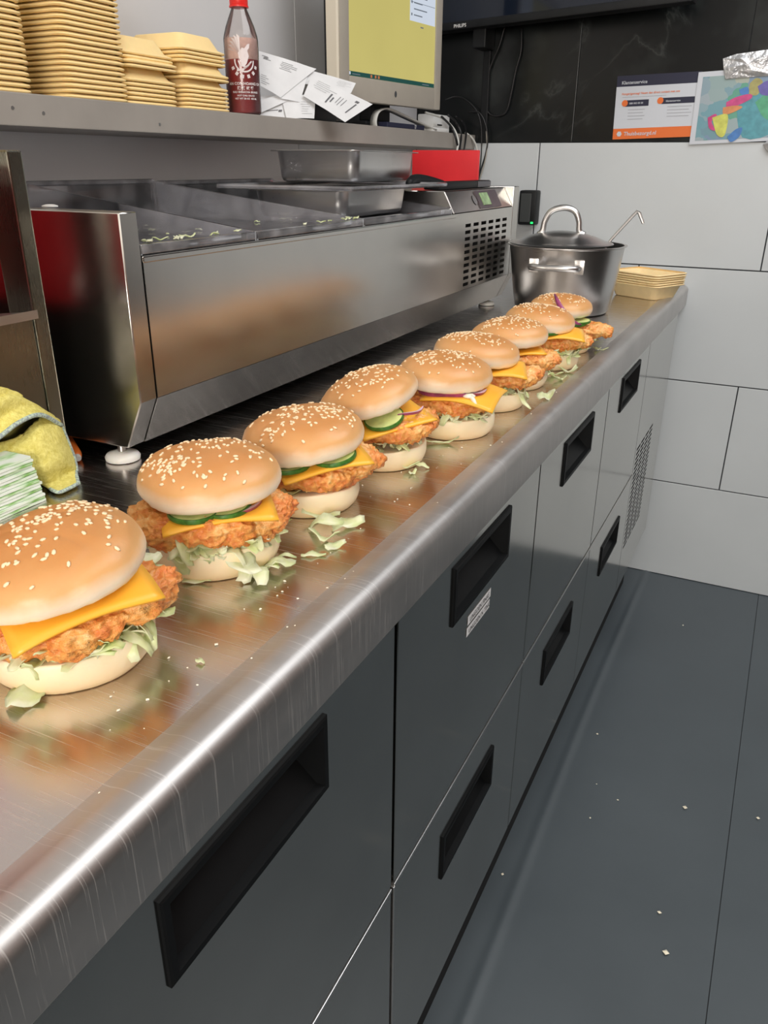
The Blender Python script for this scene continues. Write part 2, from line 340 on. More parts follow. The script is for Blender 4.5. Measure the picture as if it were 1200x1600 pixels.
class MB:
    """collects shapes in one mesh; faces carry a material slot"""
    def __init__(s): s.v = []; s.f = []; s.mi = []; s.cur = 0
    def add(s, vs, fs):
        b = len(s.v); s.v += [tuple(x) for x in vs]
        for f in fs: s.f.append(tuple(b + i for i in f)); s.mi.append(s.cur)
        return s
    def box(s, x0, x1, y0, y1, z0, z1):
        return s.add([(x0, y0, z0), (x1, y0, z0), (x1, y1, z0), (x0, y1, z0), (x0, y0, z1), (x1, y0, z1), (x1, y1, z1), (x0, y1, z1)],
                     [(0, 3, 2, 1), (4, 5, 6, 7), (0, 1, 5, 4), (1, 2, 6, 5), (2, 3, 7, 6), (3, 0, 4, 7)])
    def bbox(s, x0, x1, y0, y1, z0, z1, b=0.002, mat=None):
        """box with chamfered edges"""
        bm = bmesh.new(); bmesh.ops.create_cube(bm, size=1)
        for q in bm.verts: q.co = Vector(((x0 + x1) / 2 + q.co.x * (x1 - x0), (y0 + y1) / 2 + q.co.y * (y1 - y0), (z0 + z1) / 2 + q.co.z * (z1 - z0)))
        bmesh.ops.bevel(bm, geom=bm.edges[:], offset=b, segments=2, affect='EDGES', profile=0.6)
        bm.verts.index_update()
        vs = [q.co.copy() for q in bm.verts]
        if mat is not None: vs = [mat @ q for q in vs]
        s.add(vs, [tuple(q.index for q in f.verts) for f in bm.faces]); bm.free()
        return s
    def prism(s, prof, axis, a, b):
        """polygon prof (list of 2D) extruded along axis ('x','y','z') from a to b"""
        def P(u, w, t):
            return {'x': (t, u, w), 'y': (u, t, w), 'z': (u, w, t)}[axis]
        n = len(prof)
        vs = [P(u, w, a) for u, w in prof] + [P(u, w, b) for u, w in prof]
        fs = [(i, (i + 1) % n, n + (i + 1) % n, n + i) for i in range(n)] + [tuple(range(n))[::-1], tuple(range(n, 2 * n))]
        return s.add(vs, fs)
    def tube(s, pts, r, n=8, cap=True):
        pts = [Vector(q) for q in pts]; rs = r if isinstance(r, (list, tuple)) else [r] * len(pts)
        vs = []; fs = []; up = None
        for i, q in enumerate(pts):
            t = (pts[min(i + 1, len(pts) - 1)] - pts[max(i - 1, 0)]).normalized()
            if up is None: up = t.orthogonal().normalized()
            up = (up - t * up.dot(t)).normalized(); sd = t.cross(up)
            for k in range(n):
                a = 2 * pi * k / n; vs.append(q + (up * cos(a) + sd * sin(a)) * rs[i])
        for i in range(len(pts) - 1):
            for k in range(n):
                k2 = (k + 1) % n; fs.append((i * n + k, i * n + k2, (i + 1) * n + k2, (i + 1) * n + k))
        if cap: fs += [tuple(range(n))[::-1], tuple(range((len(pts) - 1) * n, len(pts) * n))]
        return s.add(vs, fs)
    def lathe(s, prof, n=48, c=(0, 0, 0), close_top=True, close_bot=True):
        vs = []; fs = []
        for (r, z) in prof:
            for k in range(n):
                a = 2 * pi * k / n; vs.append((c[0] + r * cos(a), c[1] + r * sin(a), c[2] + z))
        for i in range(len(prof) - 1):
            for k in range(n):
                k2 = (k + 1) % n; fs.append((i * n + k, i * n + k2, (i + 1) * n + k2, (i + 1) * n + k))
        if close_bot: fs.append(tuple(range(n))[::-1])
        if close_top: fs.append(tuple(range((len(prof) - 1) * n, len(prof) * n)))
        return s.add(vs, fs)
    def grid(s, fn, nu, nv):
        vs = [fn(i / nu, j / nv) for j in range(nv + 1) for i in range(nu + 1)]
        fs = [(j * (nu + 1) + i, j * (nu + 1) + i + 1, (j + 1) * (nu + 1) + i + 1, (j + 1) * (nu + 1) + i) for j in range(nv) for i in range(nu)]
        return s.add(vs, fs)
    def build(s, name, mat, parent=None, smooth=False, local=False, loc=None, rot=None, solid=0.0, subd=0, kind=None, label=None):
        """coordinates are world ones unless local=True (then the parent's own)"""
        me = bpy.data.meshes.new(name)
        vs = s.v
        if parent is not None and not local:
            inv = OFF[parent].inverted(); vs = [inv @ Vector(q) for q in vs]
        me.from_pydata([tuple(q) for q in vs], [], s.f)
        mats = mat if isinstance(mat, (list, tuple)) else [mat]
        for mt in mats: me.materials.append(mt)
        if len(mats) > 1: me.polygons.foreach_set('material_index', s.mi)
        if smooth is True: me.polygons.foreach_set('use_smooth', [True] * len(me.polygons))
        me.validate(); me.update()
        o = bpy.data.objects.new(name, me); COL.objects.link(o)
        if parent is not None: o.parent = parent
        lm = Matrix.Identity(4)
        if loc is not None or rot is not None:
            o.location = loc or (0, 0, 0); o.rotation_euler = rot or (0, 0, 0)
        if not local: OFF[o] = OFF[parent].copy() if parent is not None else Matrix.Identity(4)
        if isinstance(smooth, (int, float)) and not isinstance(smooth, bool) and smooth:
            me.polygons.foreach_set('use_smooth', [True] * len(me.polygons))
            me.set_sharp_from_angle(angle=radians(smooth))
        if solid:
            md = o.modifiers.new('solidify', 'SOLIDIFY'); md.thickness = solid; md.offset = 0
        if subd:
            md = o.modifiers.new('subdivision', 'SUBSURF'); md.levels = subd; md.render_levels = subd
        if kind: o['kind'] = kind
        if label: o['label'] = label
        return o

def at(px, py, ax, val):
    """point of the world plane (axis ax = val) seen at a pixel of the photograph"""
    d = CF + CR * ((px - 600) / FPX) - CU * ((py - 800) / FPX)
    return CC + d * ((val - CC[ax]) / d[ax])
def atp(px, py, p0, n):
    d = CF + CR * ((px - 600) / FPX) - CU * ((py - 800) / FPX)
    return CC + d * ((Vector(p0) - CC).dot(n) / d.dot(n))

def catmull(pts, m):
    P = [Vector(q) for q in pts]; P = [2 * P[0] - P[1]] + P + [2 * P[-1] - P[-2]]; out = []
    for i in range(1, len(P) - 2):
        for k in range(m):
            t = k / m; a, b, c, d = P[i - 1], P[i], P[i + 1], P[i + 2]
            out.append(0.5 * ((2 * b) + (c - a) * t + (2 * a - 5 * b + 4 * c - d) * t * t + (3 * b - a - 3 * c + d) * t ** 3))
    out.append(P[-2]); return out

def text_mesh(name, s, size, mat, parent, mtx, align='LEFT', bold=False):
    cu = bpy.data.curves.new(name, 'FONT'); cu.body = s; cu.size = size; cu.align_x = align
    if bold: cu.offset = size * 0.015
    cu.resolution_u = 2
    o = bpy.data.objects.new(name, cu); COL.objects.link(o)
    bpy.context.view_layer.update()
    me = bpy.data.meshes.new_from_object(o.evaluated_get(bpy.context.evaluated_depsgraph_get()))
    bpy.data.objects.remove(o); me.materials.clear(); me.materials.append(mat); me.name = name
    inv = OFF[parent].inverted() if parent is not None else Matrix.Identity(4)
    me.transform(inv @ mtx)
    q = bpy.data.objects.new(name, me); COL.objects.link(q); q.parent = parent
    OFF[q] = OFF.get(parent, Matrix.Identity(4)).copy()
    return q

def dup(o, loc=None, rz=None, label=None, group=None, parent=None):
    c = o.copy(); COL.objects.link(c)
    if loc is not None: c.location = loc
    if rz is not None: c.rotation_euler = (0, 0, rz)
    if label: c['label'] = label
    if group: c['group'] = group
    if parent is not None: c.parent = parent
    for ch in [k for k in o.children]:
        d = ch.copy(); COL.objects.link(d); d.parent = c
        for g in [k for k in ch.children]:
            e = g.copy(); COL.objects.link(e); e.parent = d
    return c

# ================================================================== SETTING
ZC = 0.8536          # worktop height
D = 2.307            # back wall
XL = -0.80           # left wall
XR = 1.45            # right wall
YR = -1.7            # wall behind the camera
HC = 2.62

# floor: two vinyl sheets with a seam, a low ridge beside the kickplate
fl = MB().box(XL - 0.1, XR + 0.1, YR - 0.1, D + 0.1, -0.05, -0.004).build('floor', M['grout']); tag(fl, kind='structure')
def sheet(x0, x1, xs):
    b = MB(); ys = [YR, 0.4, 1.3, 2.0, D]
    def zz(x, y): return 0.003 * math.exp(-((x - 0.002 - 0.005 * sin(y * 3)) / 0.009) ** 2)
    vs = [(x, y, zz(x, y)) for y in [YR + (D - YR) * k / 40 for k in range(41)] for x in xs]; n = len(xs)
    b.add(vs, [(j * n + i, j * n + i + 1, (j + 1) * n + i + 1, (j + 1) * n + i) for j in range(40) for i in range(n - 1)])
    return b
sheet(0, 0, [XL, -0.1] + [-0.04 + k * 0.003 for k in range(0, 30)] + [0.12, 0.2, 0.3223]).build('vinyl_sheet', M['floor'], fl, smooth=True)
sheet(0, 0, [0.3237, 0.6, 1.0, XR]).build('vinyl_sheet', M['floor'], fl, smooth=True)

ce = MB().box(XL, XR, YR, D, HC, HC + 0.05).build('ceiling', M['ceil']); tag(ce, kind='structure')
wr = MB().box(XR, XR + 0.05, YR, D, 0, HC).build('wall_right', M['brownwall']); tag(wr, kind='structure')
wb = MB().box(XL, XR, YR - 0.05, YR, 0, HC).build('wall_rear', M['brownwall']); tag(wb, kind='structure')

wl = MB().box(XL - 0.06, XL - 0.004, YR, D + 0.05, 0, HC).build('wall_left', M['grout']); tag(wl, kind='structure')
for (y0, y1) in ((YR, -0.6), (-0.598, 0.532), (0.534, 1.6655), (1.6685, D)):
    MB().bbox(XL - 0.006, XL, y0, y1, 0.0, HC, 0.0008).build('wall_panel', M['wall'], wl)

wk = MB().box(XL - 0.05, XR, D + 0.004, D + 0.05, 0, HC).build('wall_back', M['grout']); tag(wk, kind='structure')
G = 0.0016
rows = [(0.0, 0.2988, 'w', 0.4646), (0.2988, 0.5988, 'w', 0.1652), (0.5988, 0.8988, 'w', 0.4646), (0.8988, 1.1988, 'w', 0.1652),
        (1.1988, 1.7988, 'b', 0.051), (1.7988, 2.62, 'b', 0.051)]
tile_cache = {}
for z0, z1, kind, xo in rows:
    wd = 0.6 if kind == 'w' else 0.4
    x = xo
    while x > XL: x -= wd
    while x < XR:
        a, b_ = max(x, XL), min(x + wd, XR)
        if b_ - a > 0.01:
            g = G if kind == 'w' else 0.0007
            MB().bbox(a + g, b_ - g, D, D + 0.006, z0 + g, z1 - g, 0.0008).build('wall_tile', M['tile'] if kind == 'w' else M['marble'], wk)
        x += wd

# ================================================================== REFRIGERATED COUNTER
Y0, Y1 = -0.75, D - 0.006
XF = -0.005
# worktop: flat steel sheet, raised rolled front edge
wt = thing('worktop', (-0.4, 0.8, ZC), 'long scratched stainless steel worktop with a rolled front edge carrying the burgers', 'worktop')
prof = [(XL + 0.001, ZC - 0.03), (XL + 0.001, ZC - 0.003), (-0.0345, ZC - 0.003), (-0.0345, ZC - 0.03)]
b = MB(); b.prism(prof, 'y', Y0, Y1); b.build('worktop_sheet', M['worktop'], wt)
prof = [(-0.0345, ZC - 0.03), (-0.0345, ZC - 0.003), (-0.030, ZC - 0.0027), (-0.024, ZC - 0.0010), (-0.020, ZC - 0.0001), (-0.015, ZC - 0.0002)]
for k in range(1, 9):
    a = pi / 2 * (1 - k / 8); prof.append((-0.012 + 0.012 * cos(a), ZC - 0.0124 + 0.012 * sin(a)))
prof += [(0.0, ZC - 0.050), (-0.0015, ZC - 0.053), (-0.012, ZC - 0.053), (-0.012, ZC - 0.03)]
b = MB(); b.prism(prof, 'y', Y0, Y1); b.build('rolled_edge', M['edge'], wt, smooth=40, label='scuffed rolled front edge')

rc = thing('refrigerated_counter', (-0.4, 0.8, 0), 'long low stainless refrigerated counter with rows of drawers under the worktop', 'counter')
MB().box(XL + 0.002, -0.028, Y0, Y1 - 0.10, 0.15, ZC - 0.031).build('carcass', M['void'], rc)
MB().box(XL + 0.05, -0.045, Y0, 2.2, 0.001, 0.185).build('kickplate', M['blackmatte'], rc)
b = MB(); b.bbox(-0.03, XF, 1.774, 2.20, 0.189, 0.4, 0.001)

def holed_panel(x, t, ys, zs, hole, side_mat=None):
    """vertical sheet at x (front face), thickness t, made of cells; hole(i,j) leaves a cell out"""
    b = MB(); nY, nZ = len(ys) - 1, len(zs) - 1
    idx = {}
    def V(i, j, back):
        k = (i, j, back)
        if k not in idx: idx[k] = len(b.v); b.v.append((x - (t if back else 0), ys[i], zs[j]))
        return idx[k]
    def F(q): b.f.append(q); b.mi.append(0)
    for i in range(nY):
        for j in range(nZ):
            if hole(i, j): continue
            F((V(i, j, 0), V(i + 1, j, 0), V(i + 1, j + 1, 0), V(i, j + 1, 0)))
            F((V(i, j, 1), V(i, j + 1, 1), V(i + 1, j + 1, 1), V(i + 1, j, 1)))
            for (di, dj, e) in ((-1, 0, ((i, j), (i, j + 1))), (1, 0, ((i + 1, j + 1), (i + 1, j))), (0, -1, ((i + 1, j), (i, j))), (0, 1, ((i, j + 1), (i + 1, j + 1)))):
                a, c = i + di, j + dj
                if a < 0 or c < 0 or a >= nY or c >= nZ or hole(a, c):
                    F((V(*e[0], 0), V(*e[1], 0), V(*e[1], 1), V(*e[0], 1)))
    return b

# compressor cover with louvre slots
ys = [1.774]; yh = []
for k in range(4): ys += [1.792 + k * 0.058, 1.792 + k * 0.058 + 0.048]; yh.append(len(ys) - 2)
ys += [2.20]
zs = [0.189]; zh = []
for k in range(22): zs += [0.300 + k * 0.0118, 0.300 + k * 0.0118 + 0.0062]; zh.append(len(zs) - 2)
zs += [0.799]
holed_panel(XF, 0.0015, ys, zs, lambda i, j: i in yh and j in zh).build('compressor_cover', M['drawer'], rc, label='steel cover with a grid of louvre slots at the far end')

def handle_mb(yc, zc, wy=0.176, hz=0.066):
    b = MB(); y0, y1, z0, z1 = yc - wy / 2, yc + wy / 2, zc - hz / 2, zc + hz / 2
    f = 0.0065; xo = XF + 0.003
    iy0, iy1, iz0, iz1 = y0 + f, y1 - f, z0 + f, z1 - f
    def ring(x, a0, a1, c0, c1): return [(x, a0, c0), (x, a1, c0), (x, a1, c1), (x, a0, c1)]
    ch = 0.0025
    loops = [ring(XF, y0, y1, z0, z1), ring(xo - 0.001, y0, y1, z0, z1), ring(xo, y0 + 0.0015, y1 - 0.0015, z0 + 0.0015, z1 - 0.0015),
             ring(xo, iy0, iy1, iz0, iz1), ring(XF - 0.004, iy0 + 0.001, iy1 - 0.001, iz0 + 0.001, iz1 - 0.001), ring(XF - 0.022, iy0 + 0.004, iy1 - 0.004, iz0 + 0.022, iz1 - 0.002)]
    vs = [q for l in loops for q in l]; fs = []
    for k in range(len(loops) - 1):
        for i in range(4):
            j = (i + 1) % 4; fs.append((k * 4 + i, k * 4 + j, (k + 1) * 4 + j, (k + 1) * 4 + i))
    n = len(vs); fs.append((n - 4, n - 3, n - 2, n - 1))
    b.add(vs, fs); return b

cols = [(-0.745, -0.328), (-0.326, 0.090), (0.094, 0.510), (0.5165, 0.9375), (0.9405, 1.353), (1.356, 1.7715)]
words = {2: 'nearest', 3: 'second', 4: 'third', 5: 'fourth'}
stick_parent = None
for ci, (a, c) in enumerate(cols):
    for lo in (0, 1):
        z0, z1 = ((0.500, 0.799), (0.190, 0.4935))[lo]
        zc = (0.7535, 0.408)[lo]
        yc = a + (0.215 if lo else 0.2125)
        hy0, hy1, hz0, hz1 = yc - 0.082, yc + 0.082, zc - 0.027, zc + 0.027
        dr = holed_panel(XF, 0.020, [a, hy0, hy1, c], [z0, hz0, hz1, z1], lambda i, j: i == 1 and j == 1).build('drawer', M['drawer'], rc)
        md = dr.modifiers.new('bevel', 'BEVEL'); md.width = 0.0008; md.segments = 1; md.limit_method = 'ANGLE'
        handle_mb(yc, zc).build('handle', M['pull'], dr, label='recessed black plastic pull')
        if lo: MB().bbox(XF - 0.012, XF + 0.0008, a, c, z1 - 0.0005, z1 + 0.0035, 0.0006).build('edge_strip', M['trim'], dr)
        if ci == 3 and lo: MB().bbox(XF - 0.012, XF + 0.0008, a - 0.0022, a + 0.001, z0, z1, 0.0006).build('edge_strip', M['trim'], dr)
        if ci == 3 and not lo: stick_parent = dr
# two paper stickers with print under the handle of the second upper drawer
for k, (za, s) in enumerate(((0.700, 'UNGOEN FINAS'), (0.6865, 'UNGOEN N TING'))):
    y0 = 0.690 - k * 0.002
    st = MB().add([(XF + 0.0006, y0, za - 0.0065 + 0.002), (XF + 0.0006, y0 + 0.073, za - 0.0055), (XF + 0.0006, y0 + 0.073, za + 0.0058), (XF + 0.0006, y0, za + 0.0065)], [(0, 1, 2, 3)]).build('sticker', M['paper'], stick_parent)
    mt = Matrix(((0, 0, 1, XF + 0.0009), (1, 0, 0, y0 + 0.006), (0, 1, 0, za - 0.0028), (0, 0, 0, 1)))
    tm = text_mesh('sticker_print', s, 0.0085, M['ink'], stick_parent, mt, bold=True)

# ================================================================== SALADETTE (refrigerated topping unit)
SX = -0.33; SB = -0.725
sa = thing('saladette', (-0.52, 1.2, ZC), 'long stainless topping cooler standing at the back of the worktop', 'cooler')
def prof_end(x0, zt): return [(SB, 0.868), (-0.355, 0.868), (x0, 0.920), (x0, zt), (SB, zt)]
b = MB(); b.prism(prof_end(SX, 1.1005), 'y', 0.592, 0.616)
b.build('end_plate', M['plate'], sa, smooth=20).modifiers.new('bevel', 'BEVEL').width = 0.0012
b = MB(); b.prism(prof_end(SX, 1.1005), 'y', 1.775, 1.812)
b.build('end_plate', M['plate'], sa, smooth=20).modifiers.new('bevel', 'BEVEL').width = 0.0012
# front sheet with vent slots at its far end
ys = [0.6175, 1.0]; yh = []
for k in range(6): ys += [1.492 + k * 0.0435, 1.492 + k * 0.0435 + 0.029]; yh.append(len(ys) - 2)
ys += [1.7735]
zs = [0.920]; zh = []
zs = [0.902 + 0.018]
for k in range(10):
    z = 0.926 + k * 0.0120; zs += [z, z + 0.0062]; zh.append(len(zs) - 2)
zs += [1.060]
holed_panel(SX, 0.0015, ys, zs, lambda i, j: i in yh and j in zh).build('front_panel', M['saladette'], sa, label='brushed front sheet with a grid of vent slots')
b = MB(); b.prism([(SX, 0.9195), (-0.355, 0.868), (-0.359, 0.868), (-0.334, 0.9195)], 'y', 0.6175, 1.7735)
b.build('lower_panel', M['saladette'], sa)
MB().box(-0.70, -0.36, 1.48, 1.77, 0.88, 1.05).build('compressor', M['void'], sa)
MB().box(SB, -0.36, 0.617, 1.773, 0.872, 0.878).build('base_sheet', M['plate'], sa)
MB().box(SB, SB + 0.003, 0.617, 1.773, 0.878, 1.060).build('back_sheet', M['plate'], sa)
# rim of the well
b = MB()
b.bbox(SX - 0.022, SX + 0.001, 0.617, 1.44, 1.0535, 1.0595, 0.001); b.bbox(SB, SB + 0.03, 0.617, 1.44, 1.0535, 1.0595, 0.001)
for y in (0.617, 0.885, 1.152, 1.42): b.bbox(SB, SX - 0.02, y, y + 0.012, 1.0535, 1.0593, 0.001)
b.build('well_rim', M['saladette'], sa)
# food pans sunk in the well
for k, y in enumerate((0.632, 0.900, 1.168)):
    b = MB(); y1 = y + 0.25; x0, x1 = SB + 0.032, SX - 0.024
    b.add([(x0, y, 1.052), (x1, y, 1.052), (x1, y1, 1.052), (x0, y1, 1.052), (x0 + 0.02, y + 0.02, 0.98), (x1 - 0.02, y + 0.02, 0.98), (x1 - 0.02, y1 - 0.02, 0.98), (x0 + 0.02, y1 - 0.02, 0.98)],
          [(0, 1, 5, 4), (1, 2, 6, 5), (2, 3, 7, 6), (3, 0, 4, 7), (4, 5, 6, 7)])
    b.build('food_pan', M['pan'], sa, solid=0.001)
# machine housing with sloping control face
b = MB(); b.prism([(SB, 1.0605), (SX - 0.001, 1.0605), (-0.352, 1.0985), (SB, 1.0985)], 'y', 1.435, 1.7745)
hs = b.build('control_housing', M['plate'], sa); hs.modifiers.new('bevel', 'BEVEL').width = 0.0015
sl = Vector((-0.021, 0, 0.038)).normalized(); nrm = Vector((0.038, 0, 0.021)).normalized()
def slab(yc, hy, s0, s1, th, name, mat):
    b = MB(); o = Vector((SX - 0.001, 0, 1.0605)) + nrm * 0.0003; vs = []
    for e in (0, th):
        for (y, s_) in ((yc - hy, s0), (yc + hy, s0), (yc + hy, s1), (yc - hy, s1)):
            vs.append(o + sl * s_ + nrm * e + Vector((0, y, 0)))
    b.add(vs, [(0, 3, 2, 1), (4, 5, 6, 7), (0, 1, 5, 4), (1, 2, 6, 5), (2, 3, 7, 6), (3, 0, 4, 7)])
    o_ = b.build(name, mat, hs); return o_
slab(1.640, 0.062, 0.004, 0.039, 0.002, 'control_display', M['lcdpanel'])
slab(1.620, 0.022, 0.009, 0.034, 0.0035, 'display_window', M['lcd'])
b = MB(); b.add([Vector((SX - 0.001, 1.565, 1.0605)) + nrm * 0.001 + sl * (0.022 + 0.010 * sin(a)) + Vector((0, 0.010 * cos(a), 0)) for a in [k * pi / 8 for k in range(16)]], [tuple(range(16))]).build('round_badge', M['trim'], hs)
# feet
for i, (x, y) in enumerate(((-0.372, 0.600), (-0.372, 1.76), (-0.68, 0.62), (-0.68, 1.76))):
    b = MB(); b.lathe([(0.012, 0.0), (0.018, 0.0008), (0.0185, 0.004), (0.0165, 0.007), (0.008, 0.0095), (0.0055, 0.0097)], 24, (x, y, ZC - 0.0028), close_top=True)
    ft = b.build('foot', M['nylon'], sa, smooth=50)
    MB().lathe([(0.0045, 0.009), (0.0045, 0.0175)], 12, (x, y, ZC - 0.0028)).build('foot_screw', M['trim'], ft, smooth=40)
# white cap on top of the near end plate
MB().lathe([(0.008, 0), (0.0078, 0.0012), (0.004, 0.0022), (0.0005, 0.0024)], 20, tuple(at(78, 323, 2, 1.101))).build('screw_cap', M['white'], sa, smooth=60)

# clear covers over the well
covers = [(0.618, 0.812, 'nearest clear plastic cover, behind the steel end plate, lettuce bits on its front lip'),
          (0.814, 1.082, 'middle clear plastic cover of the three over the well'),
          (1.084, 1.425, 'farthest clear plastic cover, the lower steel pan standing on it')]
for k, (a, c, lab) in enumerate(covers):
    t = thing('clear_cover', (-0.52, (a + c) / 2, 1.06), lab, 'cover', 'clear covers over the cooler well')
    hb = 0.058 - 0.003 * k; hf = 0.010
    x0, x1 = SB + 0.012, SX - 0.002; z = 1.0602
    prof = [(x0, z), (x1, z), (x1, z + hf), (x1 - 0.012, z + hf), (x0 + 0.012, z + hb), (x0, z + hb)]
    b = MB(); th = 0.002
    # floor sheet, back wall, two wedge side walls, rims
    b.box(x0 + th, x1 - th, a + th, c - th, z, z + th)
    b.build('base_sheet', M['clear'], t)
    b = MB(); b.box(x0, x0 + th, a, c, z, z + hb)
    b.build('back_wall', M['clear'], t)
    for y in (a, c - th):
        b = MB(); b.prism([(x0 + th, z), (x1, z), (x1, z + hf), (x0 + th, z + hb)], 'y', y, y + th); b.build('side_wall', M['clear'], t)
    b = MB(); b.tube([(x0 + 0.002, a + 0.004, z + hb), (x0 + 0.002, c - 0.004, z + hb)], 0.0035, 8)
    b.build('top_rim', M['clear_lip'], t, smooth=40)
    b = MB(); b.bbox(x1 - 0.012, x1 + 0.002, a + 0.001, c - 0.001, z + 0.001, z + hf, 0.002); b.build('front_lip', M['clear_lip'], t, smooth=40)

# loose clear lid lying over the lower pan
t = thing('plastic_sheet', (-0.46, 1.26, 1.1075), 'clear flat plastic sheet lying between the two steel pans', 'plastic sheet')
b = MB(); b.bbox(-0.585, -0.345, 1.075, 1.43, 1.1075, 1.1105, 0.001)
b.build('lid_sheet', M['clear'], t)
b = MB()
R_ = [(-0.583, 1.077, 1.110), (-0.347, 1.077, 1.110), (-0.347, 1.428, 1.110), (-0.583, 1.428, 1.110), (-0.583, 1.077, 1.110)]
b.tube(R_, 0.0035, 6); b.build('lid_rim', M['clear_lip'], t, smooth=40)

def gn_pan(name, cx, cy, z, wx, wy, h, rz, label, flip=False):
    t = thing(name, (cx, cy, z), label, 'pan', 'steel pans stacked on the cooler', rz)
    def loop(hw, hh, r, zz, n=6):
        out = []
        for (sx, sy, a0) in ((1, 1, 0), (-1, 1, pi / 2), (-1, -1, pi), (1, -1, 3 * pi / 2)):
            for k in range(n + 1):
                a = a0 + pi / 2 * k / n; out.append((sx * (hw - r) + r * cos(a), sy * (hh - r) + r * sin(a), zz))
        return out
    L = [loop(wx / 2 + 0.008, wy / 2 + 0.008, 0.02, h - 0.001), loop(wx / 2 + 0.008, wy / 2 + 0.008, 0.02, h), loop(wx / 2, wy / 2, 0.018, h), loop(wx / 2 - 0.001, wy / 2 - 0.001, 0.018, h - 0.002), loop(wx / 2 - 0.003, wy / 2 - 0.003, 0.018, h * 0.5),
         loop(wx / 2 - 0.0045, wy / 2 - 0.0045, 0.018, 0.008), loop(wx / 2 - 0.0065, wy / 2 - 0.0065, 0.017, 0.003), loop(wx / 2 - 0.012, wy / 2 - 0.012, 0.014, 0.0006)]
    n = len(L[0]); vs = [q for l in L for q in l]
    fs = [(k * n + i, (k + 1) * n + i, (k + 1) * n + (i + 1) % n, k * n + (i + 1) % n) for k in range(len(L) - 1) for i in range(n)]
    fs.append(tuple(range((len(L) - 1) * n, len(L) * n)))
    b = MB(); b.add(vs[2 * n:], [tuple(i - 2 * n for i in f) for f in fs if min(f) >= 2 * n]); b.build('pan_body', M['pan'], t, smooth=50, local=True, solid=0.001)
    b = MB(); b.add(vs[:3 * n], [f for f in fs if max(f) < 3 * n]); b.build('pan_rim', M['trim'], t, smooth=30, local=True, solid=0.0015)
    return t
gn_pan('steel_pan', -0.468, 1.240, 1.0655, 0.160, 0.262, 0.040, radians(4), 'lower steel pan standing on the farthest clear cover')
gn_pan('steel_pan', -0.490, 1.330, 1.1145, 0.150, 0.262, 0.0475, radians(4), 'upper steel pan raised on the clear lid just under the shelf')

# long black plastic case + red board on the housing
t = thing('knife_case', (-0.43, 1.56, 1.0988), 'long black plastic blade cover lying on the cooler housing in front of the red board', 'case')
p0 = at(700, 286, 0, -0.40); 
b = MB(); y0, y1 = 1.46, 1.745
b.bbox(-0.405, -0.372, y0, y1, 1.0992, 1.113, 0.004); b.build('case_body', M['black'], t, smooth=40)
b = MB(); b.bbox(-0.374, -0.3705, 1.665, 1.740, 1.1005, 1.1115, 0.0015); b.build('grey_end_tab', plain('grey_tab', (0.10, 0.10, 0.11), 0.5), t, smooth=40)
b = MB(); b.tube(catmull([(-0.40, 1.385, 1.112), (-0.405, 1.42, 1.117), (-0.40, 1.47, 1.114), (-0.395, 1.53, 1.109)], 6), [0.006 + 0.004 * sin(k / 18 * pi) for k in range(19)], 10); b.build('case_grip', M['black'], t, smooth=True)

t = thing('cutting_board', (-0.48, 1.765, 1.0988), 'red plastic cutting board standing on edge behind the black case', 'board')
b = MB(); b.bbox(-0.560, -0.404, 1.750, 1.757, 1.0990, 1.1710, 0.0025); b.build('board_slab', M['red'], t, smooth=40)

# small wall box with green light
t = thing('wall_socket_box', (-0.455, D - 0.004, 1.03), 'small black device with a green light on the white tiles behind the pot', 'device')
a0 = at(813, 297, 1, 2.27); a1 = at(836, 352, 1, 2.27)
b = MB(); b.bbox(a0.x, a1.x, 2.262, D - 0.0005, a1.z, a0.z, 0.006); b.build('device_body', M['black'], t, smooth=40)
b = MB(); b.bbox(a0.x + 0.006, a1.x - 0.014, 2.2606, 2.263, a1.z + 0.008, a0.z - 0.008, 0.001); b.build('device_face', plain('grey_device_face', (0.05, 0.055, 0.055), 0.4), t)
b = MB(); b.bbox(a1.x - 0.011, a1.x - 0.004, 2.259, 2.263, a1.z + 0.004, a1.z + 0.009, 0.001); b.build('green_light', M['led'], t)

# ================================================================== LEFT STEEL UNIT
LX = -0.395
lu = thing('steel_dispenser', (-0.55, 0.35, ZC), 'open-fronted steel dispenser unit with a ledge, cut off by the left edge of the photo', 'dispenser')
b = MB(); b.bbox(-0.428, LX, 0.535, 0.551, ZC + 0.0005, 1.152, 0.0015); b.build('side_panel', M['dark_refl'], lu)
b = MB(); b.bbox(-0.70, LX, 0.15, 0.166, ZC + 0.0005, 1.152, 0.0015); b.build('side_panel', M['dark_refl'], lu)
b = MB(); b.bbox(-0.40, LX - 0.002, 0.1665, 0.5345, ZC + 0.0005, 1.009, 0.001); b.build('front_panel', M['dark_refl'], lu)
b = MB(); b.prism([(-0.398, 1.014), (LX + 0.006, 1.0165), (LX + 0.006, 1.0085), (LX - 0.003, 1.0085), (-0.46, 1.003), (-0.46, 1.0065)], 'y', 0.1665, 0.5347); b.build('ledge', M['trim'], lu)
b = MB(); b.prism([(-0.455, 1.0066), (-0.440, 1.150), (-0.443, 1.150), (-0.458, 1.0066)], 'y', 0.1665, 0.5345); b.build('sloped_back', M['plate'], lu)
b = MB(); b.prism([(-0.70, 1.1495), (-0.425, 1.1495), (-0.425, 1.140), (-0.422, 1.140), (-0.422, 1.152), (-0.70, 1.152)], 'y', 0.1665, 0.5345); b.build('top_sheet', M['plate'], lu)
b = MB(); b.bbox(-0.695, -0.432, 0.1675, 0.533, ZC + 0.001, 0.995, 0.002); b.build('hidden_dark_block', M['dark_refl'], lu)  # unseen dark block added for the end plate to reflect

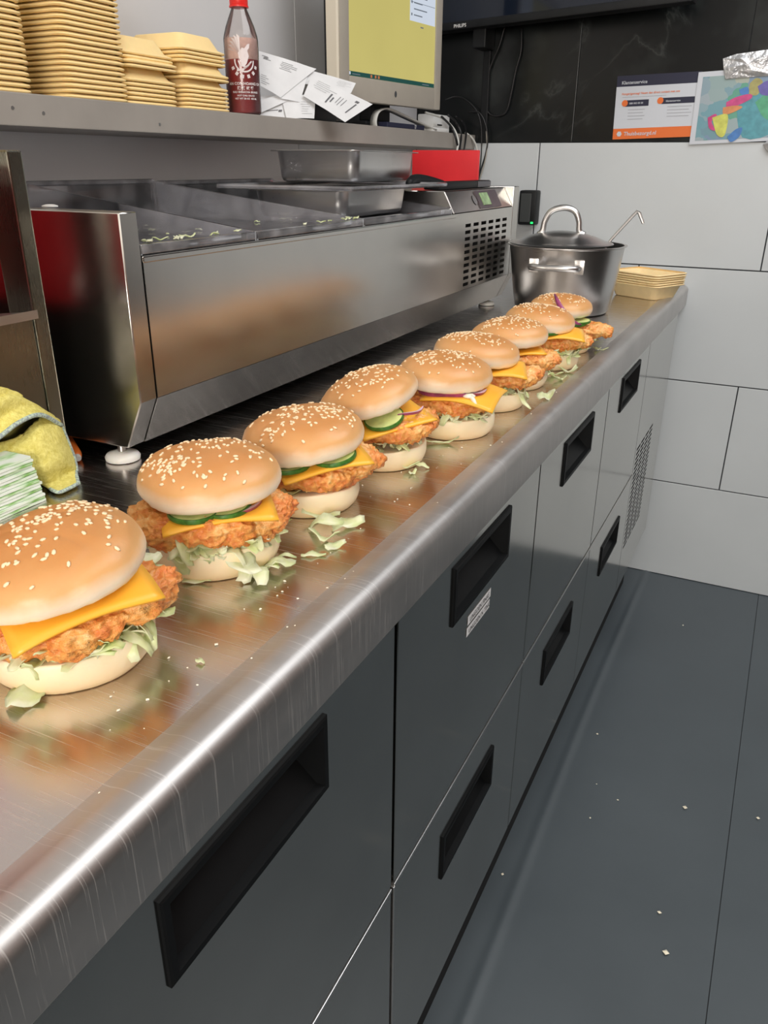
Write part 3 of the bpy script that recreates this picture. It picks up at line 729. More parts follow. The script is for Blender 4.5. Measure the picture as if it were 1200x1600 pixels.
# ================================================================== SHELF AND WHAT STANDS ON IT
SZ = 1.2175
sh = thing('wall_shelf', (-0.71, 0.8, SZ), 'long grey painted shelf on the left wall carrying foam trays, bottle and monitor', 'shelf')
b = MB(); b.bbox(XL + 0.001, -0.620, YR + 0.02, D - 0.002, 1.1815, SZ, 0.0012); b.build('shelf_board', M['shelf'], sh)
for y, z in ((0.745, 1.2005), (0.79, 1.197), (1.0, 1.193)):
    MB().lathe([(0.0022, 0), (0.0022, 0.0006)], 10).build('screw_head', M['trim'], sh, local=True, loc=(-0.620 + 0.71, y - 0.8, z - SZ), rot=(0, pi / 2, 0))

def tray_mb(lx, ly, h, inv=True, rc_=0.012):
    """thin foam tray with rolled rim; inv: rim down"""
    def loop(hw, hh, r, zz, n=3):
        out = []
        for (sx, sy, a0) in ((1, 1, 0), (-1, 1, pi / 2), (-1, -1, pi), (1, -1, 3 * pi / 2)):
            for k in range(n + 1):
                a = a0 + pi / 2 * k / n; out.append((sx * (hw - r) + r * cos(a), sy * (hh - r) + r * sin(a), zz))
        return out
    hx, hy = lx / 2, ly / 2
    L = [loop(hx - 0.003, hy - 0.003, rc_, 0.0), loop(hx - 0.0008, hy - 0.0008, rc_, 0.0006), loop(hx, hy, rc_, 0.002), loop(hx - 0.0008, hy - 0.0008, rc_, 0.0034), loop(hx - 0.003, hy - 0.003, rc_, 0.0042),
         loop(hx - 0.0075, hy - 0.0075, rc_, 0.0065), loop(hx - 0.0155, hy - 0.0155, rc_, h - 0.002), loop(hx - 0.018, hy - 0.018, rc_ * 0.8, h)]
    n = len(L[0]); vs = [q for l in L for q in l]
    fs = [(k * n + i, k * n + (i + 1) % n, (k + 1) * n + (i + 1) % n, (k + 1) * n + i) for k in range(len(L) - 1) for i in range(n)]
    fs.append(tuple(range((len(L) - 1) * n, len(L) * n)))
    if not inv: vs = [(x, y, h - z) for x, y, z in vs]; fs = [f[::-1] for f in fs]
    b = MB(); b.add(vs, fs); return b
ORD = ['lowest', 'second', 'third', 'fourth', 'fifth', 'sixth', 'seventh', 'eighth', 'ninth', 'tenth', 'eleventh', 'twelfth', 'thirteenth', 'fourteenth', 'fifteenth', 'sixteenth', 'seventeenth', 'eighteenth', 'nineteenth', 'twentieth', 'twenty-first', 'twenty-second', 'twenty-third', 'twenty-fourth']
def nth(k, n):
    return 'lowest' if k == 0 else ('topmost' if k == n - 1 else ORD[k] + ' from the bottom')
random.seed(4)
tr0 = tray_mb(0.125, 0.112, 0.024).build('foam_tray', M['foam'], None, smooth=60, local=True)
used = False
def place_tray(x, y, z, rz, label, group, cat='tray', src=None):
    global used
    src = src or tr0
    if src is tr0 and not used:
        o = tr0; used = True
    else:
        o = src.copy(); COL.objects.link(o)
    o.location = (x, y, z); o.rotation_euler = (0, 0, rz)
    tag(o, label, cat, group); return o
stacks = [(-0.690, 0.736, [0.0063 * k for k in range(24)], 'tall stack at the left edge', 'foam trays of the leftmost tall stack'),
          (-0.688, 0.8985, [0.0063 * k for k in range(24)], 'tall stack ending behind short ones', 'foam trays of the second tall stack'),
          (-0.697, 1.012, [0.0058 * k for k in range(6)] + [0.029 + 0.017 + 0.0055 * k for k in range(4)], 'short stack touching the tall one', 'foam trays of the first short stack'),
          (-0.692, 1.136, [0.0058 * k for k in range(6)] + [0.029 + 0.0125 + 0.0055 * k for k in range(2)] + [0.029 + 0.018 + 0.0165 + 0.0055 * k for k in range(4)], 'short stack beside the red bottle', 'foam trays of the second short stack')]
for (x, y, zs_, lab, grp) in stacks:
    dx = dy = rz = 0
    for k, z in enumerate(zs_):
        tall = len(zs_) > 20
        if not tall and k in (6, 8): dx, dy, rz = random.uniform(-0.003, 0.003), random.uniform(-0.004, 0.003), radians(random.uniform(-2, 2))
        place_tray(x + dx + random.uniform(-0.0006, 0.0006), y + dy + random.uniform(-0.0008, 0.0008), SZ + 0.0002 + z, rz + radians(random.uniform(-0.5, 0.5)), 'yellow foam tray, %s in the %s' % (nth(k, len(zs_)), lab), grp)

# chilli sauce bottle
bc = Vector((-0.655, 1.262, SZ + 0.0002))
t = thing('sauce_bottle', bc, 'clear squeeze bottle of red chilli sauce with red cap and white print', 'bottle')
R0 = 0.0285
body = [(0.024, 0.0), (0.0275, 0.002), (R0, 0.006), (R0, 0.112), (0.0275, 0.118), (0.0235, 0.131), (0.018, 0.144), (0.0145, 0.152), (0.0125, 0.1565), (0.0125, 0.160)]
def ring_off(pr, d): return [(max(0.0005, r - d), z) for r, z in pr]
b = MB(); b.lathe([(r, z + bc.z) for r, z in body], 40, (bc.x, bc.y, 0), close_top=False)
b.build('bottle_shell', M['bottle'], t, smooth=50)
b = MB(); b.lathe([(r, z + bc.z) for r, z in [(0.0225, 0.001), (0.0262, 0.003), (R0 - 0.0009, 0.007), (R0 - 0.0009, 0.082), (0.001, 0.0825)]], 40, (bc.x, bc.y, 0)); b.build('chilli_sauce', M['redsauce'], t, smooth=40)
b = MB(); b.lathe([(r, z + bc.z) for r, z in [(R0 - 0.0012, 0.0826), (R0 - 0.0012, 0.104), (R0 - 0.0018, 0.113)]], 40, (bc.x, bc.y, 0), close_top=False, close_bot=False); b.build('sauce_film', M['residue'], t, smooth=40)
b = MB(); b.lathe([(r, z + bc.z) for r, z in [(0.0158, 0.1578), (0.0158, 0.160), (0.0142, 0.1605), (0.0148, 0.1615), (0.0150, 0.171), (0.0135, 0.173), (0.007, 0.176), (0.003, 0.200)]], 28, (bc.x, bc.y, 0)); b.build('bottle_cap', M['cap'], t, smooth=30)
# print wrapped on the bottle: facing the camera
fa = math.atan2(CC.y - bc.y, CC.x - bc.x)
def wrap(u, z, d=0.0004):
    """u in metres to screen right around the bottle, z above its base"""
    a = fa + u / R0
    return Vector((bc.x + (R0 + d) * cos(a), bc.y + (R0 + d) * sin(a), bc.z + z))
b = MB()
def arcband(u0, z0, r0, r1, a0, a1, n=20, sq=1.0):
    vs = []
    for k in range(n + 1):
        a = a0 + (a1 - a0) * k / n
        vs += [wrap(u0 + r0 * cos(a), z0 + r0 * sin(a) * sq), wrap(u0 + r1 * cos(a), z0 + r1 * sin(a) * sq)]
    b.add(vs, [(2 * k, 2 * k + 1, 2 * k + 3, 2 * k + 2) for k in range(n)])
arcband(0.004, 0.079, 0.0145, 0.0168, pi * 0.95, pi * 2.02)
arcband(0.004, 0.081, 0.0095, 0.0108, pi * 1.05, pi * 1.75)
def poly(pts): b.add([wrap(u, z) for u, z in pts], [tuple(range(len(pts)))])
# bird emblem: tail plumes, breast, legs
for k in range(6):
    a = radians(100 + k * 14); poly([(-0.002, 0.088), (-0.003 + 0.022 * cos(a) * 1.0, 0.092 + 0.026 * sin(a)), (-0.001 + 0.018 * cos(a - 0.12), 0.090 + 0.024 * sin(a - 0.1))])
poly([(-0.006, 0.090), (-0.001, 0.074), (0.003, 0.069), (0.008, 0.076), (0.012, 0.086), (0.009, 0.096), (0.001, 0.098)])
poly([(-0.009, 0.067), (0.0, 0.0675), (0.009, 0.074), (0.016, 0.080), (0.017, 0.078), (0.010, 0.071), (0.001, 0.0645), (-0.009, 0.064)])
poly([(0.008, 0.092), (0.013, 0.098), (0.014, 0.104), (0.010, 0.103), (0.005, 0.097)])
# arc of square characters
for k in range(6):
    a = radians(205 + k * 27); u, z = 0.004 + 0.0215 * cos(a), 0.0775 + 0.0215 * sin(a); s_ = 0.0026; ca, sa_ = cos(a + pi / 2), sin(a + pi / 2)
    for (px_, pz_, w_, h_) in ((-0.5, 0.0, 0.35, 1.0), (0.45, 0.0, 0.35, 1.0), (0, 0.75, 0.9, 0.22), (0, 0.0, 0.9, 0.2), (0, -0.75, 0.9, 0.22)):
        cs = [(px_ - w_, pz_ - h_), (px_ + w_, pz_ - h_), (px_ + w_, pz_ + h_), (px_ - w_, pz_ + h_)]
        poly([(u + s_ * (c[0] * ca - c[1] * sa_), z + s_ * (c[0] * sa_ + c[1] * ca)) for c in cs])
b.build('bottle_emblem', M['print'], t)
def wrap_text(s, u0, z0, size, name='bottle_lettering'):
    q = text_mesh(name, s, size, M['print'], t, Matrix.Identity(4), bold=True)
    inv = OFF[t].inverted(); T_ = OFF[t]
    xs = [v_.co.x + bc.x for v_ in q.data.vertices]; wdt = max(xs) - min(xs); x_mid = (max(xs) + min(xs)) / 2
    for v_ in q.data.vertices:
        wpt = T_ @ v_.co
        v_.co = inv @ wrap(u0 + (wpt.x - x_mid - 0), z0 + wpt.y, 0.0006)
    return q
def fix_text(q): pass
for s, z, sz in (('AN CON HOANG OA', 0.0440, 0.0058), ('陳 辣 椒 醬', 0.0372, 0.0058), ('RAU SRIRACHA BRAND', 0.0320, 0.0042), ('HOT CHILI SAUCE', 0.0270, 0.0036), ('NET WT 28 OZ  455 ML', 0.0225, 0.0036)):
    cu = bpy.data.curves.new('lettering', 'FONT'); cu.body = s; cu.size = sz; cu.align_x = 'CENTER'; cu.resolution_u = 2; cu.offset = sz * 0.02
    o = bpy.data.objects.new('lettering', cu); COL.objects.link(o); bpy.context.view_layer.update()
    me = bpy.data.meshes.new_from_object(o.evaluated_get(bpy.context.evaluated_depsgraph_get())); bpy.data.objects.remove(o)
    me.materials.clear(); me.materials.append(M['print'])
    for v_ in me.vertices: v_.co = OFF[t].inverted() @ wrap(max(-0.03, min(0.034, v_.co.x + 0.004)), z + v_.co.y, 0.0006)
    q = bpy.data.objects.new('bottle_lettering', me); COL.objects.link(q); q.parent = t

# receipts: loose printed slips in a leaning heap on the shelf
pn = Vector((cos(radians(18)) * cos(radians(28)), -sin(radians(28)), sin(radians(18)))).normalized()
def slip(pix, off, label, curl=0.0, marks=(), z_min=SZ + 0.001):
    """pix: four photo corners (start, along, far, across); the slip leans back over the shelf"""
    p0 = Vector((-0.640 + off, 1.40, 1.25))
    c = [atp(x, y, p0, pn) for x, y in pix]
    t = thing('receipt', (c[0] + c[2]) / 2, label, 'receipt', 'printed receipts heaped on the shelf')
    def P(u, v_):
        q = (c[0] * (1 - u) + c[1] * u) * (1 - v_) + (c[3] * (1 - u) + c[2] * u) * v_
        q = q + pn * (curl * (sin(u * pi) * 0.6 + (u - 0.5) ** 2)) + pn * 0.0006 * noise.noise(Vector((u * 5, v_ * 5, off * 900)))
        return q
    b = MB(); b.grid(P, 10, 6); b.build('slip', M['paper'], t, smooth=True)
    if marks:
        b = MB()
        for (u, v_, wu, wv) in marks:
            b.add([P(u, v_) + pn * 0.0007, P(u + wu, v_) + pn * 0.0007, P(u + wu, v_ + wv) + pn * 0.0007, P(u, v_ + wv) + pn * 0.0007], [(0, 1, 2, 3)])
        b.build('receipt_print', M['ink'], t)
random.seed(9)
def lines(u0, u1, v0, v1, n, thick=0.018):
    thick *= 0.45; n += 1
    return [(u0 + random.uniform(0, 0.05), v0 + (v1 - v0) * k / n, (u1 - u0) * random.uniform(0.5, 1), thick) for k in range(n)]
slip([(404, 150), (470, 152), (452, 187), (405, 184)], -0.012, 'small blank receipt at the bottom of the heap beside the bottle', 0.004, lines(0.3, 0.8, 0.3, 0.8, 3))
slip([(404, 168), (456, 160), (447, 186), (408, 184)], -0.009, 'lowest left receipt with a little dark logo', 0.003, [(0.62, 0.42, 0.12, 0.14), (0.2, 0.4, 0.4, 0.05)])
slip([(438, 150), (492, 150), (490, 186), (447, 187)], -0.007, 'curled receipt standing at the foot of the heap, grey fold shadow', 0.010, lines(0.5, 0.9, 0.3, 0.9, 5))
slip([(404, 158), (462, 140), (468, 150), (404, 178)], -0.004, 'narrow receipt edge peeking out under the big one', 0.004)
slip([(458, 103), (556, 130), (548, 146), (452, 126)], -0.005, 'rear receipt whose edge shows behind the tilted printed one', 0.002, lines(0.7, 0.95, 0.2, 0.7, 4))
slip([(440, 140), (482, 115), (468, 160), (436, 154)], 0.000, 'white receipt corner folded behind the big left receipt', 0.003)
slip([(404, 80), (494, 108), (438, 153), (404, 133)], 0.003, 'big left receipt with printed lines next to the bottle', 0.004,
     lines(0.40, 0.75, 0.12, 0.35, 4, 0.02) + lines(0.05, 0.2, 0.10, 0.2, 3, 0.025) + lines(0.05, 0.35, 0.66, 0.95, 4, 0.02))
slip([(487, 118), (582, 163), (539, 191), (474, 150)], 0.006, 'tilted printed receipt hanging out over the shelf edge', 0.002,
     lines(0.08, 0.45, 0.1, 0.5, 4, 0.02) + [(0.40, 0.35, 0.03, 0.42), (0.46, 0.45, 0.025, 0.22), (0.55, 0.3, 0.01, 0.3), (0.60, 0.3, 0.01, 0.35), (0.66, 0.3, 0.01, 0.3), (0.78, 0.15, 0.06, 0.08), (0.82, 0.28, 0.025, 0.45)])
# dark box under the receipts
t = thing('dark_box', (-0.66, 1.47, SZ), 'dark little box on the shelf under the hanging receipt', 'box')
MB().bbox(-0.70, -0.636, 1.435, 1.55, SZ + 0.0003, SZ + 0.034, 0.003).build('box_body', M['black'], t, smooth=40)

# monitor
ma = radians(7.3); mo = Vector((-0.615, 1.8, 0)); mu = Vector((sin(ma), cos(ma), 0)); mn = Vector((cos(ma), -sin(ma), 0))
t = thing('monitor', (-0.66, 1.8, SZ), 'silver-grey desktop monitor showing a yellow screen, standing on the shelf', 'monitor')
def mon(u, z, d): return mo + mu * u + mn * d + Vector((0, 0, z))
def mbox(b, u0, u1, z0, z1, d0, d1, bev=0.0015):
    mt = Matrix((( mn.x, mu.x, 0, mo.x), (mn.y, mu.y, 0, mo.y), (0, 0, 1, 0), (0, 0, 0, 1)))
    b.bbox(d0, d1, u0, u1, z0, z1, bev, mt); return b
b = MB(); u0, u1, z0, z1 = -0.222, 0.180, 1.262, 1.60; su0, su1, sz0, sz1 = -0.190, 0.152, 1.307, 1.578
mbox(b, u0, su0, z0, z1, -0.02, 0, 0.003); mbox(b, su1, u1, z0, z1, -0.02, 0, 0.003); mbox(b, su0 - 0.002, su1 + 0.002, z0, sz0, -0.02, -0.0002, 0.003); mbox(b, su0 - 0.002, su1 + 0.002, sz1, z1, -0.02, -0.0002, 0.003)
b.build('monitor_bezel', M['bezel'], t, smooth=30)
mbox(MB(), u0 - 0.006, u0 + 0.003, z0 + 0.03, z1, -0.03, -0.003, 0.002).build('bezel_edge', M['bezel_edge'], t)
mbox(MB(), u0 + 0.006, u1 - 0.006, z0 + 0.008, z1 - 0.006, -0.045, -0.0205, 0.006).build('monitor_back', M['black'], t)
scr = mbox(MB(), su0, su1, sz0, sz1, -0.006, -0.003, 0.0004).build('screen', M['screen'], t)
def quad(b, u0, u1, z0, z1, d): b.add([mon(u0, z0, d), mon(u1, z0, d), mon(u1, z1, d), mon(u0, z1, d)], [(0, 1, 2, 3)])
b = MB(); quad(b, su0, su1, sz0, sz0 + 0.0085, -0.0026); b.build('taskbar', M['screenbar'], scr)
b = MB()
for u in (-0.112, -0.096, -0.084): quad(b, u, u + 0.006, sz0 + 0.0015, sz0 + 0.007, -0.0023)
b.build('taskbar_icons', M['screenicon'], scr)
b = MB(); quad(b, su0 + 0.001, su0 + 0.006, sz0 + 0.002, sz0 + 0.0075, -0.0023); b.build('start_button', M['screenwhite'], scr)
b = MB(); quad(b, 0.04, 0.149, 1.431, sz1, -0.0026); b.build('side_window', M['screenwhite'], scr)
b = MB()
for k in range(6):
    z = 1.442 + k * 0.0115
    quad(b, 0.056, 0.092 + 0.02 * (k % 2), z, z + 0.0022, -0.0023)
    if k % 2 == 0: quad(b, 0.045, 0.050, z - 0.001, z + 0.004, -0.0023)
quad(b, 0.042, 0.147, 1.4665, 1.4675, -0.0023)
quad(b, 0.085, 0.098, 1.421, 1.4235, -0.0023)
for k in range(2): quad(b, -0.178 + k * 0.002, -0.150, sz0 + 0.003, sz0 + 0.0045, -0.0022)
quad(b, 0.098, 0.128, sz0 + 0.003, sz0 + 0.0048, -0.0022)
b.build('screen_text', M['screentext'], scr)
b = MB(); b.add([mon(-0.018 + 0.0045 * cos(a), 1.2835 + 0.0065 * sin(a), 0.0004) for a in [k * pi / 10 for k in range(20)]], [tuple(range(20))]); b.build('maker_badge', M['grout'], t)
# stand: neck and white foot frame
mbox(MB(), -0.05, 0.03, SZ + 0.012, 1.30, -0.075, -0.045, 0.004).build('stand_neck', M['black'], t)
mbox(MB(), -0.09, 0.06, SZ + 0.0003, SZ + 0.012, -0.14, -0.03, 0.004).build('stand_base', M['black'], t)

# white bent strap / cable tray under the monitor
t = thing('white_strap', (-0.625, 1.75, SZ), 'broad white plastic strap bent under the monitor, lying on the shelf', 'strap')
pts = [(590, 203, -0.630), (588, 190, -0.632), (592, 176, -0.634), (602, 170, -0.636), (615, 172, -0.636), (645, 186, -0.632), (683, 203, -0.626)]
cl_ = catmull([at(x, y, 0, xx) for x, y, xx in pts], 6)
b = MB()
for i, q in enumerate(cl_):
    w_ = 0.011 if i < 20 else 0.006
    b.v += [tuple(q + Vector((0.0, 0, 0))), tuple(q + Vector((-0.020, 0.012 if i < 20 else 0.004, 0.0)))]
b.f = [(2 * i, 2 * i + 1, 2 * i + 3, 2 * i + 2) for i in range(len(cl_) - 1)]; b.mi = [0] * len(b.f)
b.build('strap_band', M['cable_w'], t, smooth=True, solid=0.003)

t = thing('navy_box', (-0.65, 1.92, SZ), 'low navy box marked 77 on the shelf below the monitor', 'box')
a0 = at(600, 204, 0, -0.628); a1 = at(663, 207, 0, -0.628)
MB().bbox(-0.70, -0.628, 1.765, 1.97, SZ + 0.0003, SZ + 0.011, 0.0015).build('box_body', M['navy'], t)
text_mesh('box_print', '77', 0.011, M['white'], t, Matrix(((0, 0, 1, -0.6276), (1, 0, 0, 1.910), (0, 1, 0, SZ + 0.002), (0, 0, 0, 1))), bold=True)
t = thing('grey_adapter', (-0.68, 1.82, SZ), 'small grey power adapter standing behind the navy box', 'adapter')
MB().bbox(-0.745, -0.706, 1.78, 1.84, SZ + 0.0003, SZ + 0.036, 0.003).build('adapter_body', M['grout'], t, smooth=40)

# white power strip + adapters at the far end of shelf
t = thing('power_socket', (-0.68, 2.16, SZ), 'white power socket block on the far end of the shelf', 'socket')
MB().bbox(-0.705, -0.660, 2.10, 2.21, SZ + 0.0003, SZ + 0.044, 0.003).build('socket_body', M['white'], t, smooth=40)
MB().bbox(-0.661, -0.6585, 2.125, 2.155, SZ + 0.018, SZ + 0.021, 0.0005).build('socket_slot', M['black'], t)
t = thing('plug_adapter', (-0.64, 2.06, SZ), 'low white plug lying on the shelf before the power socket', 'plug')
MB().bbox(-0.650, -0.628, 2.02, 2.13, SZ + 0.0003, SZ + 0.010, 0.003).build('plug_body', M['white'], t, smooth=40)

# cables
def cable(name, pix, r, mat, label, col_='cable'):
    pts = [at(x, y, 0, xx) for x, y, xx in pix]
    pts = [q if q.y < 2.288 else at(x, y, 1, 2.288) for q, (x, y, xx) in zip(pts, pix)]
    b = MB(); b.tube(catmull(pts, 7), r, 8)
    o = b.build(name, mat, None, smooth=True); tag(o, label, 'cable', 'cables at the end of the shelf'); return o
cable('white_cable', [(665, 176, -0.645), (690, 184, -0.64), (708, 200, -0.63), (716, 220, -0.611), (714, 236, -0.606), (712, 262, -0.60)], 0.0028, M['cable_w'], 'thick white cable arching from the monitor down over the shelf front')
cable('white_cable', [(727, 207, -0.63), (737, 215, -0.618), (744, 228, -0.610), (746, 245, -0.606), (744, 270, -0.60)], 0.0026, M['cable_w'], 'short white cable curving down at the very end of the shelf')
cable('black_cable', [(700, 180, -0.64), (712, 190, -0.635), (720, 208, -0.622), (719, 228, -0.611), (716, 250, -0.605)], 0.003, M['cable_b'], 'thick black cable beside the white one on the shelf front')
cable('black_cable', [(690, 182, -0.635), (705, 198, -0.625), (712, 215, -0.612), (717, 240, -0.606), (716, 262, -0.604)], 0.0028, M['cable_b'], 'black cable crossing under the thick white cable')
cable('black_cable', [(712, 182, -0.66), (722, 190, -0.65), (728, 203, -0.625), (727, 222, -0.611), (722, 250, -0.606)], 0.0024, M['cable_b'], 'black cable dropping past the white socket block')
cable('thin_cable', [(696, 156, -0.70), (712, 151, -0.68), (728, 156, -0.66), (745, 174, -0.63), (752, 200, -0.605), (752, 240, -0.60), (748, 280, -0.60)], 0.0017, M['cable_b'], 'thin black cable in the inner loop against the dark tiles')
cable('thin_cable', [(733, 175, -0.68), (748, 176, -0.66), (757, 190, -0.64), (762, 215, -0.61), (759, 240, -0.60), (750, 270, -0.60), (745, 292, -0.60)], 0.0022, M['cable_b'], 'outermost black cable loop hanging before the white tiles')
cable('grey_cable', [(760, 205, -0.62), (761, 230, -0.60), (757, 255, -0.60), (748, 285, -0.60)], 0.0018, M['bezel'], 'grey cable hanging beside the outermost black loop')
# cable loop hanging under the television, flat to the black tiles
pts = [at(x, y, 1, D - 0.008) for x, y in ((789, 40), (780, 72), (768, 100), (760, 130), (756, 160), (765, 178), (780, 181), (792, 172), (799, 145), (806, 110), (814, 80), (815, 45))]
b = MB(); b.tube(catmull(pts, 6), 0.0025, 8); o = b.build('hanging_cable', M['cable_b'], None, smooth=True); tag(o, 'long black cable loop hanging from the television down the black tiles', 'cable')

# television
t = thing('television', (-0.3, 2.2, 1.5), 'black wall television high above the shelf end, cut by the top of the photo', 'television')
ta = Vector((at(690, 49, 1, 2.21))); tb = at(1082, 1, 1, 2.17)
tdir = (tb - ta).normalized(); tp = ta - tdir * 0.12; tn = Vector((tdir.y, -tdir.x, 0)).normalized(); tup = tdir.cross(-tn).normalized()
if tup.z < 0: tup = -tup
mt = Matrix(((tdir.x, -tn.x, tup.x, tp.x), (tdir.y, -tn.y, tup.y, tp.y), (tdir.z, -tn.z, tup.z, tp.z), (0, 0, 0, 1)))
b = MB(); W = (tb - ta).length + 0.12
b.bbox(0, W, 0, 0.05, 0, 0.018, 0.003, mt); b.bbox(0, W, 0, 0.05, 0.45, 0.462, 0.003, mt); b.bbox(0, 0.012, 0, 0.05, 0.017, 0.451, 0.003, mt); b.bbox(W - 0.012, W, 0, 0.05, 0.017, 0.451, 0.003, mt); b.bbox(0.01, W - 0.01, 0.02, 0.055, 0.01, 0.455, 0.003, mt)
b.build('television_frame', M['black'], t, smooth=40)
MB().bbox(0.011, W - 0.011, 0.004, 0.010, 0.0178, 0.451, 0.0005, mt).build('television_screen', M['tvglass'], t)
lp = mt.inverted() @ atp(709, 44, ta, tn)
text_mesh('television_lettering', 'PHILIPS', 0.011, M['white'], t, mt @ Matrix(((1, 0, 0, lp.x), (0, 0, -1, -0.0006), (0, 1, 0, 0.004), (0, 0, 0, 1))), bold=True)
bk = [at(742, 52, 1, 2.25), at(768, 60, 1, 2.28)]
MB().bbox(bk[0].x, bk[1].x, 2.235, D - 0.001, 1.42, 1.50, 0.003).build('wall_bracket', M['black'], t)
MB().bbox(bk[0].x + 0.010, bk[1].x - 0.006, D - 0.012, D - 0.001, 1.20, 1.42, 0.002).build('cable_duct', M['black'], t)

# posters on the black tiles
def pl(px, py, d=0.002): return at(px, py, 1, D - d)
t = thing('service_poster', pl(1020, 170), 'white, navy and orange customer service card on the black tiles', 'poster')
P_ = [pl(957, 218), pl(1092, 213), pl(1098, 111), pl(965, 119)]
def bil(u, v_, d, P=P_):
    q = (P[0] * (1 - u) + P[1] * u) * (1 - v_) + (P[3] * (1 - u) + P[2] * u) * v_
    return Vector((q.x, D - d, q.z))
def pq(b, u0, u1, v0, v1, d, P=P_): b.add([bil(u0, v0, d, P), bil(u1, v0, d, P), bil(u1, v1, d, P), bil(u0, v1, d, P)], [(0, 1, 2, 3)])
b = MB(); pq(b, 0, 1, 0.17, 0.83, 0.002); b.build('card', M['posterwhite'], t, solid=0.0008)
b = MB(); pq(b, 0, 1, 0.0, 0.17, 0.002); b.build('orange_band', M['orange'], t, solid=0.0008)
b = MB(); pq(b, 0, 1, 0.83, 1.0, 0.002); b.build('navy_band', M['navy'], t, solid=0.0008)
b = MB()
pq(b, 0.12, 0.40, 0.515, 0.615, 0.0028); pq(b, 0.55, 0.93, 0.530, 0.625, 0.0028); b.build('navy_button', M['navy'], t)
b = MB()
for (u, v_) in ((0.115, 0.57), (0.535, 0.585)):
    c_ = bil(u, v_, 0.003); b.add([c_ + Vector((0.0075 * cos(a), 0, 0.0075 * sin(a))) for a in [k * pi / 10 for k in range(20)]], [tuple(range(20))])
b.build('orange_dot', M['orange'], t)
b = MB(); c_ = bil(0.075, 0.085, 0.003); b.add([c_ + Vector((0.0065 * cos(a), 0, 0.0065 * sin(a))) for a in [k * pi / 3 for k in range(6)]], [tuple(range(6))]); b.build('white_logo', M['posterwhite'], t)
du = (bil(1, 0, 0) - bil(0, 0, 0)).normalized(); dv = Vector((0, 0, 1))
def ptext(s, u, v_, size, mat, P=P_, bold=True, par=None):
    o_ = bil(u, v_, 0.0032, P); mtx = Matrix(((du.x, 0, 0, o_.x), (0, 0, -1, o_.y), (du.z, 1, 0, o_.z), (0, 0, 0, 1)))
    return text_mesh('poster_lettering', s, size, mat, par or t, mtx, bold=bold)
ptext('Klantenservice', 0.06, 0.865, 0.0105, M['posterwhite'])
ptext('Hongerigevraag? Neem dan direct contact met ons', 0.07, 0.70, 0.0068, M['orange'])
ptext('088 000 00 00', 0.17, 0.55, 0.0058, M['posterwhite'])
ptext('klantenservice', 0.60, 0.56, 0.0060, M['posterwhite'])
ptext('Thuisbezorgd.nl', 0.13, 0.055, 0.0125, M['posterwhite'])
b = MB()
for k in range(4): pq(b, 0.16, 0.36 - 0.02 * (k % 2), 0.46 - k * 0.05, 0.468 - k * 0.05, 0.0028); pq(b, 0.62, 0.9 - 0.03 * (k % 2), 0.48 - k * 0.05, 0.488 - k * 0.05, 0.0028)
pq(b, 0.08, 0.6, 0.66, 0.666, 0.0028)
b.build('poster_text_line', plain('grey_text', (0.35, 0.36, 0.4), 0.6), t)

t = thing('map_poster', pl(1150, 170), 'colourful map print in a white border taped up at right', 'poster')
Q_ = [pl(1077, 226), pl(1330, 214), pl(1338, 94), pl(1092, 113)]
b = MB(); b.add([bil(0, 0, 0.004, Q_), bil(1, 0, 0.004, Q_), bil(1, 1, 0.004, Q_), bil(0, 1, 0.004, Q_)], [(0, 1, 2, 3)]); b.build('map_paper', M['posterwhite'], t, solid=0.0008)
b = MB(); pq(b, 0.035, 0.965, 0.05, 0.93, 0.0048, Q_); b.build('map_print', M['map'], t)
def blob(name, mat, pts, d):
    b = MB(); c = catmull([Vector((x, 0, y)) for x, y in pts] + [Vector((pts[0][0], 0, pts[0][1]))], 4)[:-1]
    b.add([Vector((q2.x, D - d, q2.z)) for q2 in [pl(q.x, q.z) for q in c]], [tuple(range(len(c)))]); b.build(name, mat, t)
blob('map_region', M['m_teal'], [(1150, 150), (1200, 140), (1215, 200), (1160, 215)], 0.0050)
blob('map_region', M['m_green'], [(1180, 160), (1205, 142), (1230, 150), (1225, 190), (1195, 185)], 0.0052)
blob('map_region', M['m_tan'], [(1172, 130), (1182, 122), (1192, 128), (1184, 148), (1170, 146)], 0.0053)
blob('map_region', M['m_purple'], [(1184, 135), (1200, 126), (1218, 130), (1212, 148), (1190, 148)], 0.0055)
blob('map_region', M['m_pink'], [(1135, 160), (1150, 152), (1172, 147), (1174, 154), (1150, 166), (1136, 168)], 0.0056)
blob('map_region', M['m_orange'], [(1130, 168), (1150, 165), (1160, 168), (1140, 178), (1130, 178)], 0.0057)
blob('map_region', M['m_pink'], [(1106, 184), (1118, 178), (1120, 184), (1112, 190), (1118, 204), (1108, 200)], 0.0058)
blob('map_region', M['m_yellow'], [(1113, 184), (1132, 178), (1138, 184), (1132, 212), (1120, 210)], 0.0059)
blob('map_region', M['m_blue'], [(1136, 214), (1150, 202), (1160, 200), (1155, 214), (1142, 222)], 0.0060)
blob('map_region', M['m_blue'], [(1155, 140), (1168, 136), (1170, 146), (1158, 148)], 0.0054)
